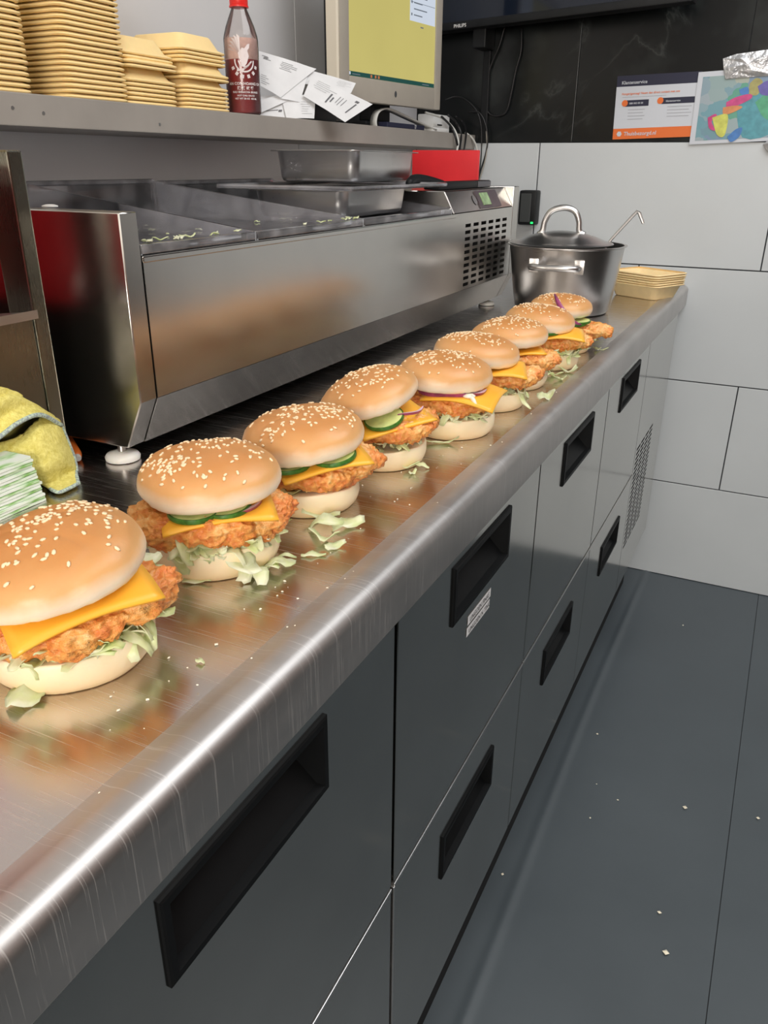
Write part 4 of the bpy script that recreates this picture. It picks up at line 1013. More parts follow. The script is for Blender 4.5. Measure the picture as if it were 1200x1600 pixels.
for k, q in enumerate((((1130, 92), (1150, 85), (1200, 78), (1215, 80), (1215, 118), (1180, 120), (1134, 124), (1131, 108)), ((1192, 226), (1200, 219), (1225, 214), (1226, 236), (1200, 238)))):
    b = MB(); n_ = len(q); c = [pl(x, y) for x, y in q]; ctr = sum(c, Vector()) / n_
    vs = [Vector((ctr.x, D - 0.016, ctr.z))] + [Vector((v_.x, D - 0.007, v_.z)) for v_ in c] + [Vector(((v_.x + ctr.x) / 2, D - 0.011 - 0.004 * (i % 2), (v_.z + ctr.z) / 2)) for i, v_ in enumerate(c)]
    fs = []
    for i in range(n_):
        j = (i + 1) % n_; fs += [(1 + i, 1 + j, 1 + n_ + j, 1 + n_ + i), (1 + n_ + i, 1 + n_ + j, 0)]
    b.add(vs, fs); o = b.build('foil_tape', M['foil'], None, solid=0.0006)
    tag(o, ('crumpled silver foil tape over the top edge of the map', 'small silver foil tape at the lower edge of the map')[k], 'tape', 'foil tape on the map')

# ================================================================== POT, LID, LADLE
pc = Vector((-0.2035, 1.770, ZC - 0.0028))
t = thing('stock_pot', pc, 'stainless steel pot with side handles on the worktop beyond the burgers', 'pot', None, radians(5))
PR_, PH = 0.1225, 0.138
prof = [(0.090, 0.0), (0.097, 0.002), (0.101, 0.008), (0.106, 0.035), (0.1125, 0.08), (0.1185, 0.125), (0.1195, PH - 0.003), (PR_ + 0.002, PH - 0.001), (PR_ + 0.002, PH + 0.001), (0.1185, PH + 0.001), (0.1175, 0.12), (0.105, 0.035), (0.09, 0.004)]
MB().lathe(prof, 64).build('pot_body', M['pot'], t, smooth=40, local=True)
for s_ in (1, -1):
    b = MB()
    y = s_ * 0.118
    b.tube(catmull([(-0.046, y - s_ * 0.004, 0.103), (-0.046, y + s_ * 0.022, 0.104), (-0.030, y + s_ * 0.034, 0.105), (0.0, y + s_ * 0.037, 0.105), (0.030, y + s_ * 0.034, 0.105), (0.046, y + s_ * 0.022, 0.104), (0.046, y - s_ * 0.004, 0.103)], 6), 0.0062, 10)
    for xx in (-0.046, 0.046): b.bbox(xx - 0.010, xx + 0.010, min(y - s_ * 0.006, y - s_ * 0.016), max(y + s_ * 0.004, y - s_ * 0.016), 0.090, 0.118, 0.002)
    b.build('pot_handle', M['trim'], t, smooth=40, local=True)
t = thing('pot_lid', pc + Vector((-0.012, 0.0, PH + 0.0015)), 'domed steel lid with an arched handle, sitting on the pot', 'lid', None, radians(12))
MB().lathe([(0.108, -0.001), (0.1085, 0.001), (0.106, 0.0025), (0.098, 0.004), (0.090, 0.006), (0.07, 0.0145), (0.045, 0.021), (0.02, 0.0245), (0.001, 0.0255)], 64).build('lid_dome', M['pot'], t, smooth=60, local=True)
b = MB(); b.tube(catmull([(-0.050, 0, 0.016), (-0.042, 0, 0.024), (-0.038, 0, 0.045), (-0.026, 0, 0.064), (0.0, 0, 0.071), (0.022, 0, 0.064), (0.032, 0, 0.045), (0.035, 0, 0.025), (0.046, 0, 0.018)], 6), 0.0062, 10)
b.build('lid_handle', M['trim'], t, smooth=True, local=True)
t = thing('ladle', (-0.12, 1.83, 0.98), 'steel ladle handle with a bent hook sticking out of the pot', 'ladle')
lpts = [Vector((-0.175, 1.80, 0.895)), at(955, 374, 1, 1.825), at(990, 336, 1, 1.85)]
b = MB()
dirx = (lpts[2] - lpts[1]).normalized(); side = dirx.cross(Vector((0.3, -1, 0))).normalized(); hk = [lpts[0], lpts[1], lpts[2], at(995, 331, 1, 1.852), at(999, 333, 1, 1.852), at(1005, 349, 1, 1.85)]
for k in range(len(hk) - 1):
    pass
b.tube(hk, [0.003, 0.0032, 0.0036, 0.004, 0.004, 0.0032], 8); b.build('ladle_handle', M['trim'], t, smooth=40)
b = MB(); bowl = [(0.001, 0.0), (0.018, 0.003), (0.030, 0.012), (0.035, 0.026)]; b.lathe(bowl, 24, (-0.20, 1.79, 0.875), close_top=False, close_bot=False); b.build('ladle_bowl', M['trim'], t, smooth=True, solid=0.001)

# beige foam trays, upright, at the worktop end
tb0 = tray_mb(0.150, 0.118, 0.034, inv=False, rc_=0.014).build('foam_tray', M['foam2'], None, smooth=60, local=True)
rzb = radians(-29); u_ = Vector((cos(rzb), sin(rzb), 0)); v_u = Vector((-sin(rzb), cos(rzb), 0))
cb = Vector((-0.046, 2.008, 0)) - u_ * 0.057 + v_u * 0.041
lab_t = ['lowest beige foam tray, full side showing, on the worktop end', 'upper beige foam tray in the nested stack behind the pot', 'topmost beige foam tray of the stack behind the pot']
for k in range(6):
    o = tb0 if k == 0 else tb0.copy()
    if k: COL.objects.link(o)
    tag(o, lab_t[0] if k == 0 else (lab_t[2] if k == 5 else 'beige foam tray, %s in the stack behind the pot' % nth(k, 6)), 'tray', 'beige foam trays by the pot')
    o.location = (cb.x + random.uniform(-0.0015, 0.0015), cb.y + random.uniform(-0.0015, 0.0015), ZC - 0.0027 + 0.0052 * k); o.rotation_euler = (0, 0, rzb + radians(random.uniform(-1.5, 1.5)))

# ================================================================== NAPKINS, CLOTH, MARKER
ZT = ZC - 0.0028
random.seed(21)
nk0 = None
NL = 16; ph_ = 0.0029
for k in range(NL):
    z = ZT + 0.0002 + k * ph_
    lean = -0.0042 * (k / NL) - 0.0035 * (k / NL) ** 2
    jx, jy = random.uniform(-0.0012, 0.0012), random.uniform(-0.0014, 0.0008)
    def P(u, v_, z=z, k=k, th=0): return None
    b = MB()
    x0, x1, y0, y1 = -0.475, -0.3545, 0.345, 0.480
    nx = 8
    def top(u, v_):
        x = x0 + (x1 - x0) * u; y = y0 + (y1 - y0) * v_
        return x, y
    wob = lambda y, s_: 0.0009 * noise.noise(Vector((y * 30, k * 7.3 + s_, 0)))
    vs = []
    for e in (0.0, ph_ * 0.80):
        for j in range(nx + 1):
            for i in (0, 1):
                x, y = top(i, j / nx); vs.append((x + 0.41 + wob(y, i), y - 0.41, e + 0.0002 * sin(j * 2.1 + k)))
    n2 = 2 * (nx + 1); fs = []
    for j in range(nx):
        a = 2 * j; fs += [(a, a + 2, a + 3, a + 1), (n2 + a, n2 + a + 1, n2 + a + 3, n2 + a + 2), (a, n2 + a, n2 + a + 2, a + 2), (a + 1, a + 3, n2 + a + 3, n2 + a + 1)]
    fs += [(0, 1, n2 + 1, n2), (n2 - 2, 2 * n2 - 2, 2 * n2 - 1, n2 - 1)]
    b.add(vs, fs)
    o = b.build('paper_napkin', M['napkin%d' % (k % 3)], None, local=True)
    o.location = (-0.41 + lean * 0.4 + jx, 0.41 + lean + jy - 0.0, z); o.rotation_euler = (0, 0, radians(random.uniform(-1.2, 1.2)))
    lab = 'green and white paper napkin, %s in the stack by the cloth' % nth(k, NL)
    if k == NL - 1: lab = 'topmost green and white printed napkin of the stack beside the yellow cloth'
    if k == 0: lab = 'lowest green and white printed napkin, lying on the worktop under the stack'
    tag(o, lab, 'napkin', 'printed napkins in a stack')

t = thing('cleaning_cloth', (-0.39, 0.50, ZT), 'folded yellow microfibre cloth with a grey-green hem, behind the napkins', 'cloth')
def patch(rows_, nu, nv, name, mat, fuzz=0.0007, solid=0.0025):
    R2 = [catmull(r, nu) for r in rows_]
    cols2 = [catmull([r[i] for r in R2], nv) for i in range(len(R2[0]))]
    b = MB(); n_ = len(cols2); m_ = len(cols2[0])
    for i in range(n_):
        for j in range(m_):
            q = cols2[i][j]; f = noise.noise(q * 420) + 0.6 * noise.noise(q * 900)
            q = q + Vector((1, -0.6, 0.6)).normalized() * f * fuzz + Vector((0.3, 0, 1)) * 0.0012 * noise.noise(q * 55); q.x = max(q.x, -0.3915); q.z = max(q.z, ZT + 0.0014); b.v.append(tuple(q))
    for i in range(n_ - 1):
        for j in range(m_ - 1): b.f.append((i * m_ + j, i * m_ + j + 1, (i + 1) * m_ + j + 1, (i + 1) * m_ + j)); b.mi.append(0)
    o = b.build(name, mat, t, smooth=True, solid=solid); return o, R2, cols2
def A(x, y, xx): return at(x, y, 0, xx)
rowsA = [[A(-60, 618, -0.391), A(-10, 620, -0.391), A(15, 616, -0.391), A(45, 628, -0.391), A(76, 646, -0.391)],
         [A(-60, 640, -0.382), A(-10, 634, -0.383), A(20, 622, -0.385), A(53, 632, -0.388), A(85, 652, -0.390)],
         [A(-60, 680, -0.385), A(-10, 662, -0.385), A(25, 640, -0.385), A(60, 638, -0.387), A(92, 660, -0.392)],
         [A(-60, 715, -0.372), A(-10, 688, -0.372), A(28, 660, -0.374), A(62, 648, -0.378), A(95, 664, -0.389)]]
_, RA, _ = patch(rowsA, 8, 8, 'upper_fold', M['cloth'])
b = MB(); b.tube([q + Vector((0.001, 0, 0)) for q in RA[-1]], 0.0022, 8); b.build('hem', M['hem'], t, smooth=True)
rowsB = [[A(5, 690, -0.405), A(35, 665, -0.402), A(62, 650, -0.398), A(84, 652, -0.396), A(94, 664, -0.394)],
         [A(10, 705, -0.392), A(38, 690, -0.385), A(62, 672, -0.380), A(88, 672, -0.382), A(104, 688, -0.388)],
         [A(14, 722, -0.385), A(42, 712, -0.378), A(66, 702, -0.372), A(94, 700, -0.374), A(114, 714, -0.384)],
         [A(35, 740, -0.378), A(55, 735, -0.370), A(74, 728, -0.364), A(98, 722, -0.367), A(118, 733, -0.378)],
         [at(60, 752, 2, ZT + 0.010), at(70, 755, 2, ZT + 0.009), at(86, 752, 2, ZT + 0.008), at(104, 742, 2, ZT + 0.007), at(117, 738, 2, ZT + 0.006)],
         [at(76, 760, 2, ZT + 0.004), at(82, 765, 2, ZT + 0.004), at(93, 768, 2, ZT + 0.004), at(108, 762, 2, ZT + 0.004), at(121, 755, 2, ZT + 0.004)]]
_, RB, CB = patch(rowsB, 8, 8, 'hanging_fold', M['cloth'], 0.0011)
b = MB(); b.tube([q + Vector((0.0012, 0, 0)) for q in CB[-1]], 0.0020, 8); b.tube([q + Vector((0.001, -0.001, 0)) for q in RB[-1]], 0.0018, 8); b.build('hem', M['hem'], t, smooth=True)
rowsC = [[A(-40, 604, -0.3905), A(0, 605, -0.3905), A(18, 609, -0.3905), A(34, 618, -0.3905)],
         [A(-40, 640, -0.389), A(0, 630, -0.389), A(20, 624, -0.389), A(36, 628, -0.389)]]
patch(rowsC, 6, 8, 'rear_fold', M['cloth'])
# stub of fold at lower left, reaching down behind the napkins
rowsD = [[A(-30, 690, -0.41), A(5, 680, -0.408), A(20, 675, -0.405), A(40, 690, -0.402)],
         [A(-30, 740, -0.405), A(10, 720, -0.403), A(30, 715, -0.40), A(55, 712, -0.398)],
         [at(-20, 800, 2, ZT + 0.004), at(10, 775, 2, ZT + 0.004), at(40, 765, 2, ZT + 0.004), at(70, 752, 2, ZT + 0.004)]]
patch(rowsD, 6, 8, 'inner_fold', M['cloth'])

mk = at(121, 714, 2, ZT + 0.006)
t = thing('marker_pen', mk, 'orange pen with a white tip peeking out right of the yellow cloth', 'pen', None, radians(-35))
b = MB(); b.lathe([(0.0058, -0.10), (0.006, -0.008), (0.0045, -0.001), (0.003, 0.0)], 16); o = b.build('pen_barrel', M['orangeplastic'], t, smooth=40, local=True); o.rotation_euler = (0, pi / 2, 0)
b = MB(); b.lathe([(0.0034, -0.002), (0.0036, 0.004), (0.0028, 0.006)], 16); o = b.build('pen_tip', M['white'], t, smooth=40, local=True); o.rotation_euler = (0, pi / 2, 0)

# ================================================================== BURGERS
def smooth_prof(pr, m=3):
    return [(max(0.0004, q.x), q.y) for q in catmull([Vector((r, z, 0)) for r, z in pr], m)]

def disp(vs, amp, freq, seed, fn=None):
    out = []
    for q in vs:
        q = Vector(q); d = noise.noise(q * freq + Vector((seed, seed * 1.7, 0)))
        out.append(q + (q.normalized() if fn is None else fn(q)) * d * amp)
    return out

def top_bun(t, R, loc, rot, seed, nseed, dent=0.0):
    H = 0.0235 * R / 0.0547
    pr = smooth_prof([(0.0006, -0.0090), (R * 0.5, -0.0094), (R * 0.83, -0.0095), (R * 0.93, -0.0078), (R * 0.985, -0.0038), (R, 0.0008)] +
                     [(R * cos(a_) ** 0.92, 0.0008 + H * sin(a_) ** 0.95) for a_ in (0.3, 0.55, 0.8, 1.05, 1.3, 1.45)] + [(0.0006, H + 0.0008)], 3)
    b = MB(); b.lathe(pr, 72)
    def shape(q):
        q = Vector(q); a = math.atan2(q.y, q.x); rr = math.hypot(q.x, q.y)
        lump = noise.noise(q * 22 + Vector((seed, 0, 0))) * 0.0026 + noise.noise(q * 65 + Vector((0, seed, 0))) * 0.0007
        rx = 1 + 0.03 * sin(2 * a + seed)
        crease = 0
        if q.z > 0.004:
            cv = abs(noise.noise(Vector((q.x * 16 + seed * 3, q.y * 34, seed)))); crease = -max(0, 0.06 - cv) * 0.022 * dent
        edge = 0.0010 * noise.noise(Vector((a * 9, seed, 0))) if q.z < -0.004 else 0
        return Vector((q.x * rx, q.y * rx, q.z + edge)) + q.normalized() * (lump + crease)
    b.v = [tuple(shape(q)) for q in b.v]
    o = b.build('top_bun', M['bun'], t, smooth=True, local=True, loc=loc, rot=rot)
    # sesame seeds: one joined part
    rnd = random.Random(seed * 101 + 7); sb_ = MB(); cnt = 0
    centres = [(rnd.uniform(-0.65, 0.65), rnd.uniform(-0.65, 0.65)) for _ in range(9)]
    while cnt < nseed:
        if rnd.random() < 0.45:
            c0 = rnd.choice(centres); x, y = c0[0] + rnd.gauss(0, 0.17), c0[1] + rnd.gauss(0, 0.17)
        else: x, y = rnd.uniform(-1, 1), rnd.uniform(-1, 1)
        rr = math.hypot(x, y)
        if rr > 0.94 or (rr > 0.8 and rnd.random() < 0.6): continue
        # height on profile
        zr = None
        for (r1, z1), (r2, z2) in zip(pr[15:], pr[16:]):
            if r2 <= rr * R <= r1 + 1e-6 and z1 > 0: zr = z1 + (z2 - z1) * ((r1 - rr * R) / max(1e-6, r1 - r2)); break
        if zr is None: continue
        q = shape((x * R, y * R, zr)); n_ = Vector((x * R * 0.35, y * R * 0.35, zr + 0.004)); n_ = Vector((x * 0.9 * rr, y * 0.9 * rr, 0.75)).normalized()
        ang = rnd.uniform(0, 2 * pi); tx = n_.orthogonal().normalized(); tx = Matrix.Rotation(ang, 3, n_) @ tx; ty = n_.cross(tx)
        l, w_, h_ = 0.0020 * rnd.uniform(0.8, 1.15), 0.00125 * rnd.uniform(0.85, 1.15), 0.0008
        q = q + n_ * 0.0004
        vs = []
        for (zz, s_) in ((-0.6, 0.75), (0.2, 1.0), (0.85, 0.6)):
            for k in range(6):
                a = 2 * pi * k / 6; vs.append(q + tx * l * s_ * cos(a) * (1.15 if cos(a) > 0.5 else 1) + ty * w_ * s_ * sin(a) + n_ * h_ * zz)
        sb_.add(vs, [(k, (k + 1) % 6, 6 + (k + 1) % 6, 6 + k) for k in range(6)] + [(6 + k, 6 + (k + 1) % 6, 12 + (k + 1) % 6, 12 + k) for k in range(6)] + [tuple(range(12, 18))])
        cnt += 1
    sb_.build('sesame_seeds', M['seed'], o, smooth=True, local=True, kind='stuff')
    return o

def bottom_bun(t, R, seed, h=0.025, loc=(0, 0, 0), rot=(0, 0, 0)):
    pr = smooth_prof([(0.0006, 0.0003), (R * 0.8, 0.0003), (R * 0.90, 0.0012), (R * 0.965, 0.006), (R * 0.995, h * 0.55), (R * 0.99, h * 0.85), (R * 0.965, h * 0.99), (R * 0.9, h), (R * 0.5, h - 0.001), (0.0006, h - 0.001)], 3)
    b = MB(); b.lathe(pr, 64)
    out = []
    for q in b.v:
        q = Vector(q); a = math.atan2(q.y, q.x)
        d = noise.noise(q * 24 + Vector((seed, 3, 0))) * 0.002 + noise.noise(q * 120 + Vector((seed, 3, 0))) * 0.0004
        z = q.z + (noise.noise(Vector((q.x * 40, q.y * 40, seed))) * 0.0022 if q.z > h * 0.7 else 0)
        out.append(tuple(Vector((q.x, q.y, z)) + Vector((q.x, q.y, 0)) / R * d))
    b.v = out
    return b.build('bottom_bun', M['heel'], t, smooth=True, local=True, loc=loc, rot=rot)

ICO = None
def fillet(t, a, bb, h, loc, rot, seed, lob=0.16, sub=6):
    """craggy fried chicken fillet"""
    bb *= 0.89; h *= 0.86; loc = (loc[0], loc[1] + 0.001, loc[2] + 0.001)
    bm = bmesh.new(); bmesh.ops.create_icosphere(bm, subdivisions=sub, radius=1)
    vs = []
    for vv in bm.verts:
        q = vv.co.copy(); an = math.atan2(q.y, q.x)
        out = 1 + lob * noise.noise(Vector((cos(an) * 1.6 + seed * 5, sin(an) * 1.6, seed))) + lob * 0.6 * noise.noise(Vector((cos(an) * 4 + seed, sin(an) * 4, seed * 2)))
        # flat slab: superellipse in height
        rr = math.hypot(q.x, q.y)
        k = (rr ** 0.55) / max(rr, 1e-4) if rr > 1e-4 else 1
        x, y = q.x * k * out * a, q.y * k * out * bb
        zz = math.copysign(abs(q.z) ** 0.75, q.z) * h / 2
        zz += 0.004 * noise.noise(Vector((x * 28 + seed, y * 28, 1)))
        p = Vector((x, y, zz))
        n_ = Vector((q.x, q.y, q.z * 1.3)).normalized()
        r1 = 1 - abs(noise.noise(p * 90 + Vector((seed * 3, 0, 0)))) * 2
        r2 = 1 - abs(noise.noise(p * 210 + Vector((0, seed * 3, 0)))) * 2
        r3 = noise.noise(p * 480 + Vector((0, 0, seed)))
        r0 = noise.noise(p * 45 + Vector((seed, 1, 2)))
        p += n_ * (r0 * 0.0040 + r1 * 0.0026 + r2 * 0.0024 + r3 * 0.0016)
        vs.append(p)
    b = MB(); b.add(vs, [tuple(x.index for x in f.verts) for f in bm.faces]); bm.free()
    return b.build('chicken_fillet', M['chicken'], t, smooth=True, local=True, loc=loc, rot=rot)

def cheese(t, size, loc, rot, seed, droop=0.010, aniso=(1, 1), r0=0.030):
    n_ = 14; b = MB(); loc = (loc[0], loc[1] - 0.003, loc[2] + 0.0024); size *= 1.01
    def P(u, v_):
        x, y = (u - 0.5) * size, (v_ - 0.5) * size
        r = math.hypot(x, y); dz = -droop * max(0, (r - r0) / (size * 0.707 - r0)) ** 1.5
        dz += 0.0012 * noise.noise(Vector((x * 35 + seed, y * 35, seed)))
        return (x, y, dz)
    b.grid(P, n_, n_)
    o = b.build('cheese_slice', M['cheese'], t, smooth=True, local=True, loc=loc, rot=rot, solid=0.0021)
    return o

def cucumber(t, r, loc, rot, seed=0):
    b = MB(); b.lathe([(0.0006, 0.0034), (r - 0.0015, 0.0036), (r - 0.0012, 0.003), (r - 0.0012, 0.0005), (0.0006, 0.0)], 28)
    o = b.build('cucumber_slice', M['cuke'], t, smooth=40, local=True, loc=loc, rot=rot)
    b = MB(); b.lathe([(r - 0.0016, 0.0001), (r - 0.0003, 0.0), (r, 0.0010), (r, 0.0028), (r - 0.0003, 0.0037), (r - 0.0016, 0.0037)], 28, close_top=False, close_bot=False)
    b.build('cucumber_rind', M['cuke_rim'], o, smooth=40, local=True)
    return o

def onion(t, r, a0, a1, loc, rot, w_=0.004, th=0.0022):
    b = MB(); n_ = 22; vs = []
    for k in range(n_ + 1):
        a = a0 + (a1 - a0) * k / n_; tp_ = 0.35 + 0.65 * sin(pi * k / n_)
        rr = r + 0.0010 * sin(a * 5)
        for (dr, dz) in ((0, 0), (w_ * tp_ * 0.35, th), (0.0008 - w_ * tp_ * 0.6, th * 0.9), (-w_ * tp_ * 0.6, 0)):
            vs.append(((rr + dr) * cos(a), (rr + dr) * sin(a), dz + 0.001 * sin(a * 3)))
    fs = []; mi = []
    for k in range(n_):
        for e in range(4):
            fs.append((k * 4 + e, (k + 1) * 4 + e, (k + 1) * 4 + (e + 1) % 4, k * 4 + (e + 1) % 4)); mi.append(0 if e in (0,) else 1)
    fs += [(0, 1, 2, 3), (n_ * 4 + 3, n_ * 4 + 2, n_ * 4 + 1, n_ * 4)]; mi += [1, 1]
    b.add(vs, fs); b.mi = mi
    return b.build('onion_slice', [M['onion'], M['onionpale']], t, smooth=30, local=True, loc=loc, rot=rot, subd=0)

def shred(b, origin, ang, tilt, l, w_, rnd, curl=1.0):
    """one torn lettuce piece, ruffled along its edges"""
    nu, nv = 7, 3; s = rnd.uniform(0, 50); bend = rnd.uniform(-1.2, 1.2) * curl
    M3 = Matrix.Rotation(ang, 3, 'Z') @ Matrix.Rotation(tilt, 3, 'Y') @ Matrix.Rotation(rnd.uniform(-0.5, 0.5) * curl, 3, 'X')
    def P(u, v_):
        x = (u - 0.5) * l; wid = w_ * (0.35 + 0.65 * sin(pi * min(1, max(0, u * 0.9 + 0.08))) + 0.35 * noise.noise(Vector((u * 4, s, v_ > 0.5 and 5 or 0))))
        y = (v_ - 0.5) * wid; z = bend * x * x / l * 1.3 + 0.16 * w_ * sin(u * 9 + s) * (abs(v_ - 0.5) * 2) + 0.25 * w_ * noise.noise(Vector((u * 3, v_ * 3, s)))
        y += 0.25 * w_ * sin(u * 3 + s)
        return Vector(origin) + M3 @ Vector((x, y, z))
    b.grid(P, nu, nv)

def lettuce_pack(t, n, z, R, seed, a0=-pi, a1=0.0, rin=0.3, sc=1.0, hang=0.35):
    rnd = random.Random(seed); b = MB(); n = int(n * 1.6); R *= 1.10; sc *= 1.15
    for k in range(n):
        a = rnd.uniform(a0, a1); r = R * math.sqrt(rnd.uniform(rin, 1.0)); zz = z + rnd.uniform(-0.001, 0.009)
        tl = 0.1 + ((hang + 0.15) * (r / R) ** 3) * rnd.uniform(-0.3, 1.5)
        shred(b, (r * cos(a), r * sin(a), zz), a + rnd.uniform(-0.9, 0.9), tl, rnd.uniform(0.016, 0.032) * sc, rnd.uniform(0.006, 0.013) * sc, rnd)
    return b.build('shredded_lettuce', M['lettuce'], t, smooth=True, local=True, kind='stuff', solid=0.0005)

def burger(name_lab, bx, by, **k):
    az = math.atan2(by - CC.y, bx - CC.x) - pi / 2
    return thing('chicken_burger', (bx, by, ZT), name_lab, 'burger', 'row of chicken burgers on the worktop', az)
# local axes of each burger: +X to screen right, -Y towards the camera
V3 = Vector
# --- 1 (front left, cut by the frame)
t = burger('nearest chicken burger, cut by the left edge of the photo, cheese corner drooping', -0.140, 0.305)
bottom_bun(t, 0.0525, 1.0, 0.023)
lettuce_pack(t, 46, 0.024, 0.046, 11, -pi, 0.3)
b = MB(); rnd = random.Random(5)
shred(b, (0.050, 0.010, 0.034), 0.5, 0.3, 0.036, 0.020, rnd); shred(b, (0.053, -0.004, 0.029), -0.4, 0.2, 0.028, 0.014, rnd); shred(b, (0.052, 0.018, 0.046), 0.8, -0.2, 0.030, 0.014, rnd)
b.build('lettuce_leaf', M['lettuce_pale'], t, smooth=True, local=True, solid=0.0005)
fillet(t, 0.060, 0.050, 0.022, (0.001, -0.006, 0.037), (radians(3), radians(-4), 0), 1.3)
cheese(t, 0.088, (0.004, -0.004, 0.0510), (radians(2), radians(-6), radians(10)), 1, 0.008)
top_bun(t, 0.0562, (-0.004, 0.0, 0.0660), (radians(3), radians(-9), 0), 1.7, 150, 1.0)
# --- 2
t = burger('second burger from the left, wide craggy fillet and red onion under a level bun', -0.143, 0.461)
bottom_bun(t, 0.0515, 2.0, 0.024)
lettuce_pack(t, 44, 0.025, 0.045, 22, -pi * 0.95, -0.1)
b = MB(); rnd = random.Random(8)
shred(b, (0.012, -0.046, 0.022), -1.2, 0.9, 0.040, 0.024, rnd, 0.4); shred(b, (0.024, -0.044, 0.018), -1.0, 1.0, 0.034, 0.016, rnd, 0.4)
b.build('lettuce_leaf', M['lettuce_pale'], t, smooth=True, local=True, solid=0.0005)
fillet(t, 0.061, 0.046, 0.025, (0.000, -0.010, 0.0385), (radians(2), radians(1), radians(4)), 2.6)
cheese(t, 0.084, (0.002, -0.004, 0.0500), (radians(2), radians(-2), radians(4)), 2, 0.006)
cucumber(t, 0.020, (-0.014, -0.030, 0.0510), (radians(3), 0, 0)); cucumber(t, 0.019, (0.010, -0.028, 0.0520), (radians(4), radians(-4), 0))
onion(t, 0.036, radians(250), radians(330), (0.006, -0.008, 0.0520), (radians(3), radians(-6), 0), 0.006, 0.003)
top_bun(t, 0.0552, (-0.001, 0.0, 0.0675), (radians(1), radians(-4), 0), 2.9, 165, 0.4)
# --- 3
t = burger('third burger from the left, smooth flat fillet, bun slid to the left', -0.138, 0.594)
bottom_bun(t, 0.0500, 3.0, 0.022)
fillet(t, 0.055, 0.046, 0.020, (0.014, -0.004, 0.0345), (radians(3), radians(-7), radians(10)), 3.1, 0.10)
b = MB(); rnd = random.Random(3); shred(b, (-0.015, -0.042, 0.025), 0.2, 0.1, 0.02, 0.010, rnd)
b.build('lettuce_leaf', M['lettuce_pale'], t, smooth=True, local=True, solid=0.0005)
cheese(t, 0.082, (0.010, -0.004, 0.0460), (radians(2), radians(-7), radians(14)), 3, 0.004)
cucumber(t, 0.021, (-0.016, -0.030, 0.0455), (radians(3), radians(-3), 0)); cucumber(t, 0.020, (0.026, -0.026, 0.0500), (radians(4), radians(-10), 0))
top_bun(t, 0.0575, (-0.002, 0.001, 0.0620), (radians(1), radians(-6), 0), 4.2, 165, 0.9)
# --- 4
t = burger('fourth burger from the left, tilted bun baring a cucumber slice and cheese', -0.129, 0.731)
bottom_bun(t, 0.0500, 4.0, 0.022)
lettuce_pack(t, 18, 0.023, 0.040, 44, -pi * 0.8, 0.2, 0.2, 0.8, 0.1)
fillet(t, 0.052, 0.046, 0.019, (0.006, -0.006, 0.0365), (radians(3), radians(-6), radians(-8)), 4.4, 0.14)
cheese(t, 0.082, (0.004, -0.004, 0.0470), (radians(4), radians(-8), radians(24)), 4, 0.001)
cucumber(t, 0.021, (0.004, -0.030, 0.0520), (radians(16), radians(-12), 0))
onion(t, 0.024, radians(260), radians(350), (0.022, -0.010, 0.0560), (0, radians(-10), 0), 0.006, 0.003)
top_bun(t, 0.0542, (-0.012, 0.002, 0.0690), (radians(2), radians(-15), 0), 5.1, 120, 0.7)
# --- 5
t = burger('fifth burger from the left, purple onion and sauce under a pale level bun', -0.098, 0.862)
bottom_bun(t, 0.0505, 5.0, 0.024)
lettuce_pack(t, 22, 0.025, 0.043, 55, -pi * 0.8, -0.4, 0.3, 0.9, 0.3)
fillet(t, 0.052, 0.044, 0.020, (-0.006, -0.008, 0.0370), (radians(2), 0, radians(5)), 5.5, 0.14)
cheese(t, 0.084, (0.014, -0.008, 0.0490), (radians(2), radians(4), radians(-14)), 5, 0.007)
onion(t, 0.040, radians(200), radians(310), (-0.004, -0.004, 0.0505), (radians(1), 0, 0), 0.008, 0.005)
onion(t, 0.034, radians(280), radians(345), (0.006, -0.004, 0.0510), (radians(1), 0, 0), 0.008, 0.004)
b = MB(); b.lathe([(0.0005, 0.0), (0.007, 0.0012), (0.0075, 0.003), (0.004, 0.0048), (0.0005, 0.005)], 14, (0.018, -0.040, 0.0500)); b.tube([(0.020, -0.043, 0.052), (0.023, -0.049, 0.050), (0.026, -0.053, 0.046)], [0.003, 0.0025, 0.0015], 8)
b.build('white_sauce', M['sauce'], t, smooth=True, local=True)
top_bun(t, 0.0552, (-0.010, 0.001, 0.0660), (radians(1), radians(2), 0), 6.3, 130, 0.5)
# --- 6
t = burger('sixth burger from the left, square cheese corner pointing down the row', -0.096, 0.989)
bottom_bun(t, 0.0490, 6.0, 0.023)
lettuce_pack(t, 12, 0.024, 0.043, 66, -pi * 0.5, -0.1, 0.4, 0.8, 0.6)
b = MB(); rnd = random.Random(12); shred(b, (0.042, -0.030, 0.018), -0.7, 1.0, 0.036, 0.008, rnd)
b.build('lettuce_leaf', M['lettuce'], t, smooth=True, local=True, solid=0.0005)
fillet(t, 0.052, 0.044, 0.020, (0.012, -0.006, 0.0380), (radians(2), radians(-2), radians(5)), 6.1, 0.15)
cheese(t, 0.080, (0.004, -0.006, 0.0500), (radians(2), radians(-4), radians(2)), 6, 0.008)
top_bun(t, 0.0548, (-0.020, 0.002, 0.0670), (radians(1), radians(3), 0), 7.7, 130, 0.4)
